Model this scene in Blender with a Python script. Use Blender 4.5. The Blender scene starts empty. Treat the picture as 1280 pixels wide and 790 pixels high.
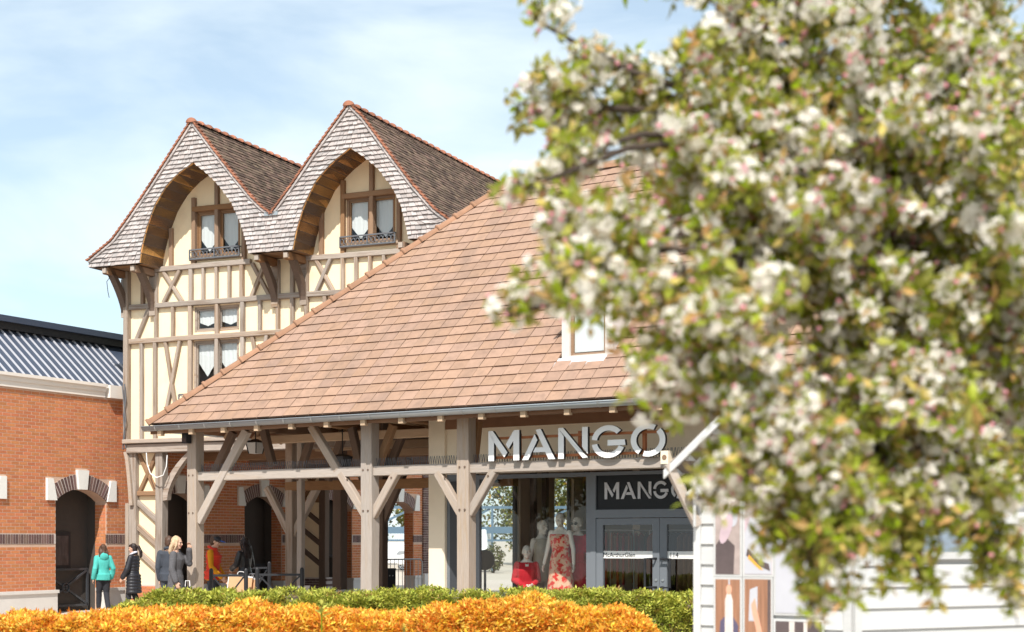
import bpy, bmesh, math, random
import numpy as np
from mathutils import Vector, Matrix, noise as mnoise
random.seed(7); RNG = np.random.default_rng(7)
sc = bpy.context.scene
COL = sc.collection
R = math.radians
# ------------------------------------------------------------------ camera, sky, sun, exposure
FPX, HOR, CAMH = 1900.0, 673.0, 1.70          # focal length in 1280-px units, horizon row, eye height
cam = bpy.data.cameras.new('camera'); camo = bpy.data.objects.new('camera', cam); COL.objects.link(camo)
camo.location = (0, 0, CAMH); camo.rotation_euler = (R(90), 0, 0)
cam.sensor_width = 36; cam.lens = 36*FPX/1280; cam.shift_y = (HOR-395)/1280
cam.clip_start = .1; cam.clip_end = 3000
cam.dof.use_dof = True; cam.dof.focus_distance = 31.5; cam.dof.aperture_fstop = 1.8
sc.camera = camo
SUN_EL = R(50); SUN_DIR = Vector((-.085, -.996, 0)).normalized()*math.cos(SUN_EL); SUN_DIR.z = math.sin(SUN_EL)
world = bpy.data.worlds.new('World'); sc.world = world; world.use_nodes = True
wt = world.node_tree; wt.nodes.clear()
def wn(t, **k):
    n = wt.nodes.new(t)
    for a, b in k.items(): setattr(n, a, b)
    return n
sky = wn('ShaderNodeTexSky', sky_type='NISHITA', sun_disc=False, sun_elevation=SUN_EL,
         sun_rotation=math.atan2(SUN_DIR.x, SUN_DIR.y), air_density=1.0, dust_density=.8, ozone_density=1.0)
bg = wn('ShaderNodeBackground'); bg.inputs['Strength'].default_value = .12
wo = wn('ShaderNodeOutputWorld')
tc = wn('ShaderNodeTexCoord'); mp = wn('ShaderNodeMapping'); mp.inputs['Scale'].default_value = (1.1, 1.1, 3.2)
mp.inputs['Rotation'].default_value = (0, R(14), R(20))
n1 = wn('ShaderNodeTexNoise'); n1.inputs['Scale'].default_value = 3.4; n1.inputs['Detail'].default_value = 7; n1.inputs['Roughness'].default_value = .52
n1.inputs['Distortion'].default_value = .35
cr = wn('ShaderNodeValToRGB'); cr.color_ramp.elements[0].position = .38; cr.color_ramp.elements[1].position = .64
cr.color_ramp.elements[0].color = (.34, .34, .34, 1); cr.color_ramp.elements[1].color = (.93, .93, .93, 1)
mx = wn('ShaderNodeMix', data_type='RGBA'); mx.inputs[7].default_value = (5.9, 6.6, 6.9, 1)
wt.links.new(tc.outputs['Generated'], mp.inputs['Vector']); wt.links.new(mp.outputs[0], n1.inputs['Vector'])
wt.links.new(n1.outputs[0], cr.inputs[0]); wt.links.new(cr.outputs[0], mx.inputs[0])
tn = wn('ShaderNodeMix', data_type='RGBA', blend_type='MULTIPLY'); tn.inputs[0].default_value = 1; tn.inputs[7].default_value = (.99, 1.05, 1.0, 1)
wt.links.new(sky.outputs[0], tn.inputs[6]); wt.links.new(tn.outputs[2], mx.inputs[6]); wt.links.new(mx.outputs[2], bg.inputs['Color']); wt.links.new(bg.outputs[0], wo.inputs[0])
sl = bpy.data.lights.new('sun', 'SUN'); sl.energy = 4.2; sl.angle = R(.55); sl.color = (1, .955, .88)
so = bpy.data.objects.new('sun', sl); COL.objects.link(so)
so.rotation_euler = (-SUN_DIR).to_track_quat('-Z', 'Y').to_euler()
sc.view_settings.view_transform = 'Standard'; sc.view_settings.look = 'None'
sc.view_settings.exposure = .55; sc.view_settings.gamma = 1
sc.render.engine = 'CYCLES'; sc.cycles.max_bounces = 10; sc.cycles.transparent_max_bounces = 24; sc.cycles.diffuse_bounces = 5
# ------------------------------------------------------------------ materials
def lk(t, a, b): t.links.new(a, b)
def mat(name, col, rough=.85, var=0., hue=0., sat=0., na=0., ns=6., nscale=(1, 1, 1), metal=0., bump=0., bscale=None,
        col2=None, c2s=1.5, c2lo=.5, c2hi=.7, transl=0., spec=.3, coat=0.):
    m = bpy.data.materials.new(name); m.use_nodes = True; t = m.node_tree; t.nodes.clear()
    def N(ty, **k):
        n = t.nodes.new(ty)
        for a, b in k.items(): setattr(n, a, b)
        return n
    out = N('ShaderNodeOutputMaterial'); p = N('ShaderNodeBsdfPrincipled')
    p.inputs['Roughness'].default_value = rough; p.inputs['Metallic'].default_value = metal
    p.inputs['Specular IOR Level'].default_value = spec; p.inputs['Coat Weight'].default_value = coat
    oi = N('ShaderNodeObjectInfo'); ge = N('ShaderNodeNewGeometry')
    ad = N('ShaderNodeMath', operation='ADD'); lk(t, oi.outputs['Random'], ad.inputs[0]); lk(t, ge.outputs['Random Per Island'], ad.inputs[1])
    fr = N('ShaderNodeMath', operation='FRACT'); lk(t, ad.outputs[0], fr.inputs[0])
    tcd = N('ShaderNodeTexCoord'); mpp = N('ShaderNodeMapping'); mpp.inputs['Scale'].default_value = nscale
    lk(t, tcd.outputs['Object'], mpp.inputs['Vector'])
    vadd = N('ShaderNodeVectorMath', operation='ADD'); sc1 = N('ShaderNodeMath', operation='MULTIPLY'); sc1.inputs[1].default_value = 17.3
    lk(t, fr.outputs[0], sc1.inputs[0]); lk(t, mpp.outputs[0], vadd.inputs[0]); lk(t, sc1.outputs[0], vadd.inputs[1])
    nz = N('ShaderNodeTexNoise'); nz.inputs['Scale'].default_value = ns; nz.inputs['Detail'].default_value = 5; nz.inputs['Roughness'].default_value = .6
    lk(t, vadd.outputs[0], nz.inputs['Vector'])
    base = N('ShaderNodeRGB'); base.outputs[0].default_value = (*col, 1); cur = base.outputs[0]
    if col2:
        n2 = N('ShaderNodeTexNoise'); n2.inputs['Scale'].default_value = c2s; n2.inputs['Detail'].default_value = 4
        lk(t, vadd.outputs[0], n2.inputs['Vector'])
        mr = N('ShaderNodeMapRange'); mr.inputs[1].default_value = c2lo; mr.inputs[2].default_value = c2hi; lk(t, n2.outputs[0], mr.inputs[0])
        mxx = N('ShaderNodeMix', data_type='RGBA'); lk(t, mr.outputs[0], mxx.inputs[0]); lk(t, cur, mxx.inputs[6]); mxx.inputs[7].default_value = (*col2, 1)
        cur = mxx.outputs[2]
    if var or hue or sat or na:
        hs = N('ShaderNodeHueSaturation')
        a = N('ShaderNodeMath', operation='MULTIPLY_ADD'); a.inputs[1].default_value = 2*var; a.inputs[2].default_value = 1-var; lk(t, fr.outputs[0], a.inputs[0])
        b = N('ShaderNodeMath', operation='MULTIPLY_ADD'); b.inputs[1].default_value = 4*na; b.inputs[2].default_value = -2*na; lk(t, nz.outputs[0], b.inputs[0])
        c = N('ShaderNodeMath', operation='ADD'); lk(t, a.outputs[0], c.inputs[0]); lk(t, b.outputs[0], c.inputs[1]); lk(t, c.outputs[0], hs.inputs['Value'])
        f7 = N('ShaderNodeMath', operation='MULTIPLY'); f7.inputs[1].default_value = 7.77; lk(t, fr.outputs[0], f7.inputs[0])
        f8 = N('ShaderNodeMath', operation='FRACT'); lk(t, f7.outputs[0], f8.inputs[0])
        h = N('ShaderNodeMath', operation='MULTIPLY_ADD'); h.inputs[1].default_value = 2*hue; h.inputs[2].default_value = .5-hue; lk(t, f8.outputs[0], h.inputs[0]); lk(t, h.outputs[0], hs.inputs['Hue'])
        s = N('ShaderNodeMath', operation='MULTIPLY_ADD'); s.inputs[1].default_value = 2*sat; s.inputs[2].default_value = 1-sat; lk(t, f8.outputs[0], s.inputs[0]); lk(t, s.outputs[0], hs.inputs['Saturation'])
        lk(t, cur, hs.inputs['Color']); cur = hs.outputs[0]
    lk(t, cur, p.inputs['Base Color'])
    if bump:
        bp = N('ShaderNodeBump'); bp.inputs['Strength'].default_value = bump; bp.inputs['Distance'].default_value = .02
        lk(t, nz.outputs[0], bp.inputs['Height']); lk(t, bp.outputs[0], p.inputs['Normal'])
    sh = p.outputs[0]
    if transl:
        tr = N('ShaderNodeBsdfTranslucent'); lk(t, cur, tr.inputs[0]); ms = N('ShaderNodeMixShader'); ms.inputs[0].default_value = transl
        lk(t, sh, ms.inputs[1]); lk(t, tr.outputs[0], ms.inputs[2]); sh = ms.outputs[0]
    lk(t, sh, out.inputs[0])
    return m
def glass_mat(name, tint=(1, 1, 1), boost=0.):
    m = bpy.data.materials.new(name); m.use_nodes = True; t = m.node_tree; t.nodes.clear()
    out = t.nodes.new('ShaderNodeOutputMaterial'); tr = t.nodes.new('ShaderNodeBsdfTransparent'); tr.inputs[0].default_value = (*tint, 1)
    gl = t.nodes.new('ShaderNodeBsdfGlossy'); gl.inputs['Roughness'].default_value = .01; gl.inputs[0].default_value = (.95, .97, 1, 1)
    fz = t.nodes.new('ShaderNodeLayerWeight'); fz.inputs[0].default_value = .5
    pw = t.nodes.new('ShaderNodeMath'); pw.operation = 'POWER'; pw.inputs[1].default_value = 4; lk(t, fz.outputs['Facing'], pw.inputs[0])
    ad = t.nodes.new('ShaderNodeMath'); ad.operation = 'MULTIPLY_ADD'; ad.inputs[1].default_value = .9; ad.inputs[2].default_value = .035+boost; ad.use_clamp = True
    lk(t, pw.outputs[0], ad.inputs[0])
    mxs = t.nodes.new('ShaderNodeMixShader'); lk(t, ad.outputs[0], mxs.inputs[0]); lk(t, tr.outputs[0], mxs.inputs[1]); lk(t, gl.outputs[0], mxs.inputs[2]); lk(t, mxs.outputs[0], out.inputs[0])
    return m
M = {}
M['cream'] = mat('cream_render', (.86, .71, .49), .95, na=.045, ns=3, bump=.06, col2=(.74, .59, .41), c2s=2.2, c2lo=.55, c2hi=.85)
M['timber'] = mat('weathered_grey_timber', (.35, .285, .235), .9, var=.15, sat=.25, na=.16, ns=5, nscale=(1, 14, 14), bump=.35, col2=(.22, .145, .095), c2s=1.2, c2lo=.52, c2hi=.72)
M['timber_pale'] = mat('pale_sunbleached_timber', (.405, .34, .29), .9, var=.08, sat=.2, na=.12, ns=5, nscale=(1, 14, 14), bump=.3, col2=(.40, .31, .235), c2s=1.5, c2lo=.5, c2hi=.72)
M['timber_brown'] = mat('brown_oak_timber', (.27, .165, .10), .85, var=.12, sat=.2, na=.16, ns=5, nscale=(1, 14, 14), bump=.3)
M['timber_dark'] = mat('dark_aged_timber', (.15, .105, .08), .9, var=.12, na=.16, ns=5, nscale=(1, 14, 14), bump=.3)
M['soffit'] = mat('varnished_soffit_board', (.85, .45, .16), .6, var=.22, hue=.012, na=.22, ns=4, nscale=(3, 3, 3), bump=.1)
M['rafter'] = mat('pale_planed_rafter', (.50, .36, .24), .85, var=.1, na=.1, ns=5, nscale=(1, 12, 12))
M['deck'] = mat('brown_roof_boarding', (.22, .115, .065), .85, var=.15, na=.15, ns=3)
M['shingle'] = mat('silvered_wood_shingle', (.41, .365, .35), .9, var=.2, sat=.25, na=.12, ns=9, bump=.15)
M['darktile'] = mat('old_dark_roof_tile', (.125, .083, .060), .9, var=.45, hue=.015, na=.2, ns=2)
M['tile_shadow_edge'] = mat('painted_shadow_tile_edge', (.17, .10, .07), .95, var=.2)  # shadow line below each tile course, painted onto the tile's front edge
M['redtile'] = mat('red_clay_edge_tile', (.30, .125, .075), .85, var=.3, na=.15, ns=6)
M['tile'] = mat('sandy_clay_roof_tile', (.33, .208, .148), .9, var=.08, hue=.003, sat=.06, na=.11, ns=7, bump=.25, col2=(.25, .16, .115), c2s=5.5, c2lo=.56, c2hi=.80)
M['brick'] = mat('orange_brick', (.53, .195, .085), .9, var=.12, hue=.007, na=.10, ns=14, bump=.02)
M['mortar'] = mat('pale_mortar', (.60, .42, .32), .95, na=.08, ns=6)
M['darkbrick'] = mat('dark_purple_brick', (.15, .092, .082), .85, var=.35, hue=.02, na=.15, ns=14)
M['mortar_grey'] = mat('grey_mortar', (.55, .48, .45), .95)
M['white'] = mat('white_painted_stone', (.78, .77, .74), .85, na=.04, ns=3, bump=.04)
M['plinth'] = mat('pale_plinth_render', (.66, .63, .60), .9, na=.06, ns=2.5, bump=.05)
M['cornice'] = mat('cream_white_cornice', (.78, .72, .66), .85, na=.04, ns=2)
M['zinc'] = mat('zinc_sheet', (.40, .43, .45), .42, na=.08, ns=4, metal=.55)
M['navy'] = mat('navy_coated_metal', (.045, .06, .095), .45, na=.08, ns=2, spec=.5)
M['rib'] = mat('sun_highlight_rib', (.44, .44, .48), .4, na=.03, ns=5)  # sun highlight along the metal ribs, put into their base colour
M['black'] = mat('black_painted_iron', (.025, .026, .03), .5, na=.1)
M['iron'] = mat('grey_wrought_iron', (.13, .135, .15), .5)
M['greyframe'] = mat('slate_grey_aluminium', (.165, .18, .20), .5, na=.03)
M['darkpanel'] = mat('charcoal_panel', (.05, .054, .062), .45)
M['galv'] = mat('galvanised_steel', (.42, .44, .45), .4, metal=.6)
M['glass'] = glass_mat('window_glass', (.93, .96, .96), .01)
M['darkglass'] = glass_mat('tinted_glass', (.80, .82, .83), .03)
M['curtain'] = mat('white_net_curtain', (.82, .82, .82), .95, na=.05, ns=30, nscale=(1, 1, .05), transl=.25)
M['wallin'] = mat('shop_inner_wall', (.58, .48, .38), .9, na=.03)
M['floorin'] = mat('shop_floor', (.36, .31, .27), .5, na=.05)
M['signwhite'] = mat('white_sign_letter', (.86, .86, .86), .9, spec=0.)
M['signside'] = mat('dark_letter_side', (.03, .03, .035), .5)
M['rust'] = mat('rusty_rail', (.38, .14, .06), .8, na=.2)
M['niche'] = mat('brown_grey_door_recess', (.078, .067, .060), .8, na=.06)
M['paint_white'] = mat('white_painted_board', (.50, .50, .495), .75, var=.07, na=.05, ns=5, nscale=(1, 8, 8), bump=.05)
M['slate'] = mat('grey_brown_hut_roof', (.20, .165, .14), .8, var=.2, na=.15)
M['petal'] = mat('white_petal', (.90, .86, .80), .7, var=.05, hue=.006, transl=.48)
M['petal_pink'] = mat('pink_bud', (.74, .34, .40), .7, var=.15, transl=.3)
M['leaf'] = mat('spring_leaf', (.34, .37, .05), .5, var=.45, hue=.03, sat=.15, transl=.5, spec=.4)
M['leaf_bronze'] = mat('bronze_young_leaf', (.52, .36, .12), .6, var=.35, hue=.03, transl=.4)
M['bark'] = mat('dark_bark', (.07, .052, .042), .95, na=.25, ns=10, bump=.5)
M['hedge'] = mat('light_green_hedge_leaf', (.36, .385, .06), .6, var=.45, hue=.02, transl=.3)
M['hedge_in'] = mat('twiggy_hedge_wood', (.12, .095, .062), .95, var=.35, na=.3, ns=14, bump=.6)
M['gold'] = mat('golden_orange_leaf', (.82, .48, .055), .6, var=.3, hue=.03, transl=.35)
M['gold_in'] = mat('russet_twigs', (.22, .09, .03), .95, na=.3, ns=14, bump=.6)
M['treeleaf'] = mat('olive_tree_leaf', (.12, .125, .035), .7, var=.45, hue=.035, transl=.3)
M['paving'] = mat('warm_paving', (.50, .43, .37), .9, na=.06, ns=1.2, bump=.1)
M['ground'] = mat('pale_sandy_ground', (.46, .40, .33), .95, na=.05, ns=.15)
M['soil'] = mat('dark_soil', (.06, .043, .03), .95, na=.3, ns=8, bump=.6)
M['blue'] = mat('blue_grey_steel', (.10, .16, .22), .5, na=.05)
M['skin'] = mat('skin', (.60, .37, .27), .6, na=.03, ns=20)
M['mannequin'] = mat('ivory_mannequin', (.66, .60, .52), .45)
def cloth(name, c, **k): M[name] = mat(name, c, k.pop('rough', .9), na=k.pop('na', .12), ns=k.pop('ns', 9), bump=k.pop('bump', .25), **k)
cloth('teal_fleece', (.075, .44, .40)); cloth('black_quilt', (.018, .019, .026), rough=.5, spec=.5); cloth('grey_wool', (.10, .097, .105), na=.35, ns=60)
cloth('red_padded', (.72, .05, .025), rough=.6); cloth('mustard_knit', (.66, .27, .012)); cloth('navy_denim', (.05, .058, .075)); cloth('charcoal_cloth', (.03, .031, .038))
cloth('black_leather', (.024, .024, .027), rough=.32, spec=.6); cloth('lilac_scarf', (.60, .60, .70)); cloth('red_suit', (.50, .018, .03)); cloth('sand_top', (.42, .36, .27))
cloth('floral_dress', (.66, .40, .27), col2=(.60, .05, .04), c2s=14, c2lo=.47, c2hi=.56, na=.1); cloth('wine_cloth', (.42, .02, .045)); cloth('white_shoe', (.75, .75, .73)); cloth('blue_cap', (.03, .13, .55))
cloth('brown_garment', (.30, .17, .10)); cloth('rust_garment', (.40, .10, .05))
M['hair_brown'] = mat('brown_hair', (.085, .047, .032), .5, na=.3, ns=30, nscale=(1, 1, .15), bump=.4); M['hair_dark'] = mat('dark_hair', (.028, .019, .018), .42, na=.3, ns=30, nscale=(1, 1, .15), bump=.4)
M['hair_blonde'] = mat('blonde_hair', (.52, .37, .235), .5, na=.25, ns=30, nscale=(1, 1, .15), bump=.4)
M['kraft'] = mat('kraft_paper', (.66, .41, .23), .8, na=.04); M['bagedge'] = mat('white_bag_edge', (.8, .78, .78), .7)
M['carwhite'] = mat('white_car_paint', (.78, .78, .78), .3, coat=.6); M['tyre'] = mat('black_tyre', (.02, .02, .02), .8); M['alloy'] = mat('alloy_wheel', (.5, .5, .52), .35, metal=.7); M['autoglass'] = mat('car_window', (.03, .04, .05), .12, spec=.6)
# ------------------------------------------------------------------ helpers
class Frame:
    """local axes of a building: x along its front, y into it, z up"""
    def __init__(s, ox, oy, ang): s.ox, s.oy, s.ang = ox, oy, ang; s.c, s.s = math.cos(ang), math.sin(ang)
    def at(s, u, v, y=0.):
        k = (u-640)/FPX
        x = (k*(s.oy + y*s.c) - s.ox + y*s.s)/(s.c - k*s.s)
        D = s.oy + x*s.s + y*s.c
        return x, CAMH + (HOR-v)/FPX*D
    def x(s, u, y=0.): return s.at(u, HOR, y)[0]
    def z(s, u, v, y=0.): return s.at(u, v, y)[1]
    def w(s, x, y, z=0.): return Vector((s.ox + x*s.c - y*s.s, s.oy + x*s.s + y*s.c, z))
    def px(s, x, y, z): return proj(s.w(x, y, z))
def proj(p): return 640+FPX*p[0]/p[1], HOR-FPX*(p[2]-CAMH)/p[1]
def pt(u, v, D): return Vector(((u-640)/FPX*D, D, CAMH+(HOR-v)/FPX*D))
def tag(o, label=None, cat=None, group=None, kind=None):
    if label: o['label'] = label
    if cat: o['category'] = cat
    if group: o['group'] = group
    if kind: o['kind'] = kind
    return o
def empty(name, loc=(0, 0, 0), rz=0., label=None, cat=None, group=None, kind=None, parent=None):
    o = bpy.data.objects.new(name, None); COL.objects.link(o); o.location = loc; o.rotation_euler = (0, 0, rz); o.empty_display_size = .1
    if parent: o.parent = parent
    return tag(o, label, cat, group, kind)
def link(name, me, parent=None, m=None, loc=None, kind=None):
    o = bpy.data.objects.new(name, me); COL.objects.link(o)
    if m and not me.materials: me.materials.append(m)
    if parent: o.parent = parent
    if loc is not None: o.location = loc
    if kind: o['kind'] = kind
    return o
class MB:
    def __init__(s): s.v = []; s.f = []; s.mi = []
    def add(s, vs, fs, mi=0):
        n = len(s.v); s.v += [tuple(p) for p in vs]; s.f += [tuple(i+n for i in f) for f in fs]; s.mi += [mi]*len(fs)
    def box(s, x0, x1, y0, y1, z0, z1, mi=0):
        s.add([(x0, y0, z0), (x1, y0, z0), (x1, y1, z0), (x0, y1, z0), (x0, y0, z1), (x1, y0, z1), (x1, y1, z1), (x0, y1, z1)],
              [(0, 3, 2, 1), (4, 5, 6, 7), (0, 1, 5, 4), (1, 2, 6, 5), (2, 3, 7, 6), (3, 0, 4, 7)], mi)
    def hexa(s, a, b, mi=0):      # two quads a (back) and b (front), same winding
        s.add(list(a)+list(b), [(0, 1, 2, 3), (7, 6, 5, 4), (0, 4, 5, 1), (1, 5, 6, 2), (2, 6, 7, 3), (3, 7, 4, 0)], mi)
    def prism(s, poly, y0, y1, mi=0, side=None):   # polygon in x,z extruded along y
        n = len(poly); A = [(x, y0, z) for x, z in poly]; B = [(x, y1, z) for x, z in poly]
        s.add(A+B, [tuple(range(n)), tuple(range(2*n-1, n-1, -1))], mi)
        s.add(A+B, [(i, i+n, (i+1) % n+n, (i+1) % n) for i in range(n)], mi if side is None else side)
    def beam(s, p, q, w, h=None, up=(0, 0, 1), mi=0):
        p, q = Vector(p), Vector(q); h = h or w; d = (q-p).normalized(); up = Vector(up)
        if abs(d.dot(up)) > .98: up = Vector((0, 1, 0))
        sx = d.cross(up).normalized(); sz = sx.cross(d)
        c = [(-1, -1), (1, -1), (1, 1), (-1, 1)]
        s.hexa([p+sx*a*w/2+sz*b*h/2 for a, b in c], [q+sx*a*w/2+sz*b*h/2 for a, b in c], mi)
    def tube(s, pts, rs, n=8, cap=True, mi=0):
        pts = [Vector(p) for p in pts]; rs = rs if hasattr(rs, '__len__') else [rs]*len(pts)
        vs = []; prev = None
        for i, p in enumerate(pts):
            d = (pts[min(i+1, len(pts)-1)]-pts[max(i-1, 0)]).normalized()
            if prev is None: a = d.orthogonal().normalized()
            else: a = (prev - d*prev.dot(d)).normalized()
            prev = a; b = d.cross(a)
            vs += [p+(a*math.cos(2*math.pi*k/n)+b*math.sin(2*math.pi*k/n))*rs[i] for k in range(n)]
        fs = [(i*n+k, i*n+(k+1) % n, (i+1)*n+(k+1) % n, (i+1)*n+k) for i in range(len(pts)-1) for k in range(n)]
        if cap: fs += [tuple(range(n-1, -1, -1)), tuple((len(pts)-1)*n+k for k in range(n))]
        s.add(vs, fs, mi)
    def loft(s, rings, n=14, mi=0):   # rings: (cx, cy, cz, rx, ry)
        vs = [(cx+rx*math.cos(2*math.pi*k/n), cy+ry*math.sin(2*math.pi*k/n), cz) for cx, cy, cz, rx, ry in rings for k in range(n)]
        m = len(rings); fs = [(i*n+k, i*n+(k+1) % n, (i+1)*n+(k+1) % n, (i+1)*n+k) for i in range(m-1) for k in range(n)]
        fs += [tuple(range(n-1, -1, -1)), tuple((m-1)*n+k for k in range(n))]; s.add(vs, fs, mi)
    def ball(s, c, r, nu=12, nv=8, rot=None, mi=0):
        r = r if hasattr(r, '__len__') else (r, r, r); vs = []; c = Vector(c)
        for i in range(1, nv):
            th = math.pi*i/nv
            for k in range(nu):
                ph = 2*math.pi*k/nu; q = Vector((r[0]*math.sin(th)*math.cos(ph), r[1]*math.sin(th)*math.sin(ph), r[2]*math.cos(th)))
                vs.append(c+(rot @ q if rot else q))
        top = len(vs); q = Vector((0, 0, r[2])); vs.append(c+(rot @ q if rot else q)); vs.append(c-(rot @ q if rot else q))
        fs = [(i*nu+k, (i+1)*nu+k, (i+1)*nu+(k+1) % nu, i*nu+(k+1) % nu) for i in range(nv-2) for k in range(nu)]
        fs += [(top, k, (k+1) % nu) for k in range(nu)] + [(top+1, (nv-2)*nu+(k+1) % nu, (nv-2)*nu+k) for k in range(nu)]
        s.add(vs, fs, mi)
    def mesh(s, name, mats=None, smooth=False):
        me = bpy.data.meshes.new(name); me.from_pydata(s.v, [], s.f)
        mats = mats if isinstance(mats, (list, tuple)) else ([mats] if mats else [])
        for m in mats: me.materials.append(m)
        if len(mats) > 1: me.polygons.foreach_set('material_index', s.mi)
        if smooth: me.polygons.foreach_set('use_smooth', [True]*len(me.polygons))
        me.validate(); me.update(); return me
    def build(s, name, m, parent=None, kind=None, smooth=False, loc=None):
        return link(name, s.mesh(name, m, smooth), parent, None, loc, kind)
def recalc(o):
    bm = bmesh.new(); bm.from_mesh(o.data); bmesh.ops.recalc_face_normals(bm, faces=bm.faces); bm.to_mesh(o.data); bm.free(); return o
def baked(o):
    """mesh of an object with its modifiers applied, worked out in a scratch scene"""
    ts = bpy.data.scenes.new('scratch'); extra = [m.object for m in o.modifiers if getattr(m, 'object', None)]
    for q in [o]+extra: ts.collection.objects.link(q)
    vl = ts.view_layers[0]; vl.update(); me = bpy.data.meshes.new_from_object(o.evaluated_get(vl.depsgraph)); bpy.data.scenes.remove(ts); return me
def cut(o, boxes):
    """cut box shaped openings (x0,x1,y0,y1,z0,z1) into a mesh object"""
    recalc(o); b = MB()
    for q in boxes: b.box(*q)
    c = b.build('cutter', None); recalc(c); c.matrix_world = Matrix.Identity(4)
    t = bpy.data.objects.new('tmp', o.data)
    md = t.modifiers.new('b', 'BOOLEAN'); md.operation = 'DIFFERENCE'; md.object = c; md.solver = 'EXACT'
    me = baked(t); old = o.data; o.data = me; me.name = old.name
    for x in (t, c): bpy.data.objects.remove(x)
    return o
_tc = {}
def timber(name, p, q, w, d, m, parent, up=(0, 1, 0), jit=.006, bev=.012):
    """one squared timber from p to q: w across (in the plane), d deep (along up)"""
    p, q = Vector(p), Vector(q); L = (q-p).length; X = (q-p)/L; up = Vector(up)
    if abs(X.dot(up)) > .95: up = Vector((1, 0, 0))
    Z = X.cross(up).normalized(); Y = Z.cross(X)
    bm = bmesh.new(); nseg = max(1, int(L/.9)); rng = random.Random(int(L*1e4)+int(w*1e4)+int(abs(p.x)*977))
    rings = []
    for i in range(nseg+1):
        a, b = rng.uniform(-jit, jit), rng.uniform(-jit, jit)
        if i in (0, nseg): a = b = 0
        bv = min(bev, w*.2, d*.2); hw, hd = w/2, d/2
        rings.append([bm.verts.new((L*i/nseg, y+a, z+b)) for y, z in ((-hd+bv, -hw), (hd-bv, -hw), (hd, -hw+bv), (hd, hw-bv), (hd-bv, hw), (-hd+bv, hw), (-hd, hw-bv), (-hd, -hw+bv))])
    for i in range(nseg):
        for k in range(8): bm.faces.new((rings[i][k], rings[i][(k+1) % 8], rings[i+1][(k+1) % 8], rings[i+1][k]))
    bm.faces.new(rings[0][::-1]); bm.faces.new(rings[-1]); bmesh.ops.recalc_face_normals(bm, faces=bm.faces)
    me = bpy.data.meshes.new(name); bm.to_mesh(me); bm.free(); me.materials.append(m)
    o = link(name, me, parent); o.matrix_local = Matrix.Translation(p) @ Matrix((X, Y, Z)).transposed().to_4x4()
    return o
def grid_mesh(name, tv, tf, mats3, pos, mats, parent=None, kind='stuff', matidx=None):
    """many transformed copies of a small template as ONE mesh (numpy). tf: list of quads/tris all same size"""
    tv = np.asarray(tv, float); tf = np.asarray(tf, int); n = len(pos); k = len(tv)
    V = np.einsum('nij,kj->nki', mats3, tv) + np.asarray(pos)[:, None, :]
    F = (tf[None] + (np.arange(n)*k)[:, None, None]).reshape(-1, tf.shape[1])
    me = bpy.data.meshes.new(name); me.vertices.add(n*k); me.vertices.foreach_set('co', V.reshape(-1).astype(np.float32))
    nf = len(F); me.loops.add(F.size); me.loops.foreach_set('vertex_index', F.reshape(-1).astype(np.int32))
    me.polygons.add(nf); me.polygons.foreach_set('loop_start', (np.arange(nf)*F.shape[1]).astype(np.int32))
    for m in mats: me.materials.append(m)
    if matidx is not None: me.polygons.foreach_set('material_index', np.repeat(np.asarray(matidx, np.int32), len(tf)))
    me.polygons.foreach_set('use_smooth', [False]*nf); me.update(calc_edges=True); me.validate()
    return link(name, me, parent, None, None, kind)
def rand_rots(n, tilt=None, scale=(1, 1), rng=RNG):
    """random rotation matrices (tilt limits how far +z leans), scaled"""
    az = rng.uniform(0, 2*np.pi, n); sp = rng.uniform(0, 2*np.pi, n)
    ti = np.arccos(rng.uniform(-1, 1, n)) if tilt is None else rng.uniform(0, tilt, n)
    def rz(a): o = np.zeros((n, 3, 3)); o[:, 0, 0] = np.cos(a); o[:, 0, 1] = -np.sin(a); o[:, 1, 0] = np.sin(a); o[:, 1, 1] = np.cos(a); o[:, 2, 2] = 1; return o
    def ry(a): o = np.zeros((n, 3, 3)); o[:, 0, 0] = np.cos(a); o[:, 0, 2] = np.sin(a); o[:, 2, 0] = -np.sin(a); o[:, 2, 2] = np.cos(a); o[:, 1, 1] = 1; return o
    s = rng.uniform(scale[0], scale[1], n)
    return (rz(az) @ ry(ti) @ rz(sp))*s[:, None, None]
# ------------------------------------------------------------------ frames of the three buildings
FT = Frame(-9.10, 35.8, -R(23.5))      # timber house, x along its gabled front
FB = Frame(-10.3, 34.3, R(61.3))       # brick building, x along its arched wall (towards the distance)
FM = Frame(-6.33, 30.0, -R(32.9))      # market hall, x along its front posts
# ------------------------------------------------------------------ ground
g = MB(); g.add([(-400, -40, 0), (400, -40, 0), (400, 900, 0), (-400, 900, 0)], [(0, 1, 2, 3)]); o = g.build('ground', M['ground'], kind='structure')
g = MB(); g.add([(-30, 4, .004), (20, 4, .004), (20, 62, .004), (-30, 62, .004)], [(0, 1, 2, 3)]); g.build('pavement', M['paving'], kind='structure')
g = MB(); g.box(-12.5, 4.2, 15.0, 24.8, -.1, .05); g.build('planting_bed', M['soil'], kind='structure')
for nm, a in (('kerb', (-12.62, 4.32, 24.8, 24.94)), ('kerb', (-12.62, 4.32, 14.86, 15.0))):
    g = MB(); g.box(a[0], a[1], a[2], a[3], -.1, .13); g.build(nm, M['plinth'], kind='structure')
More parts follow.
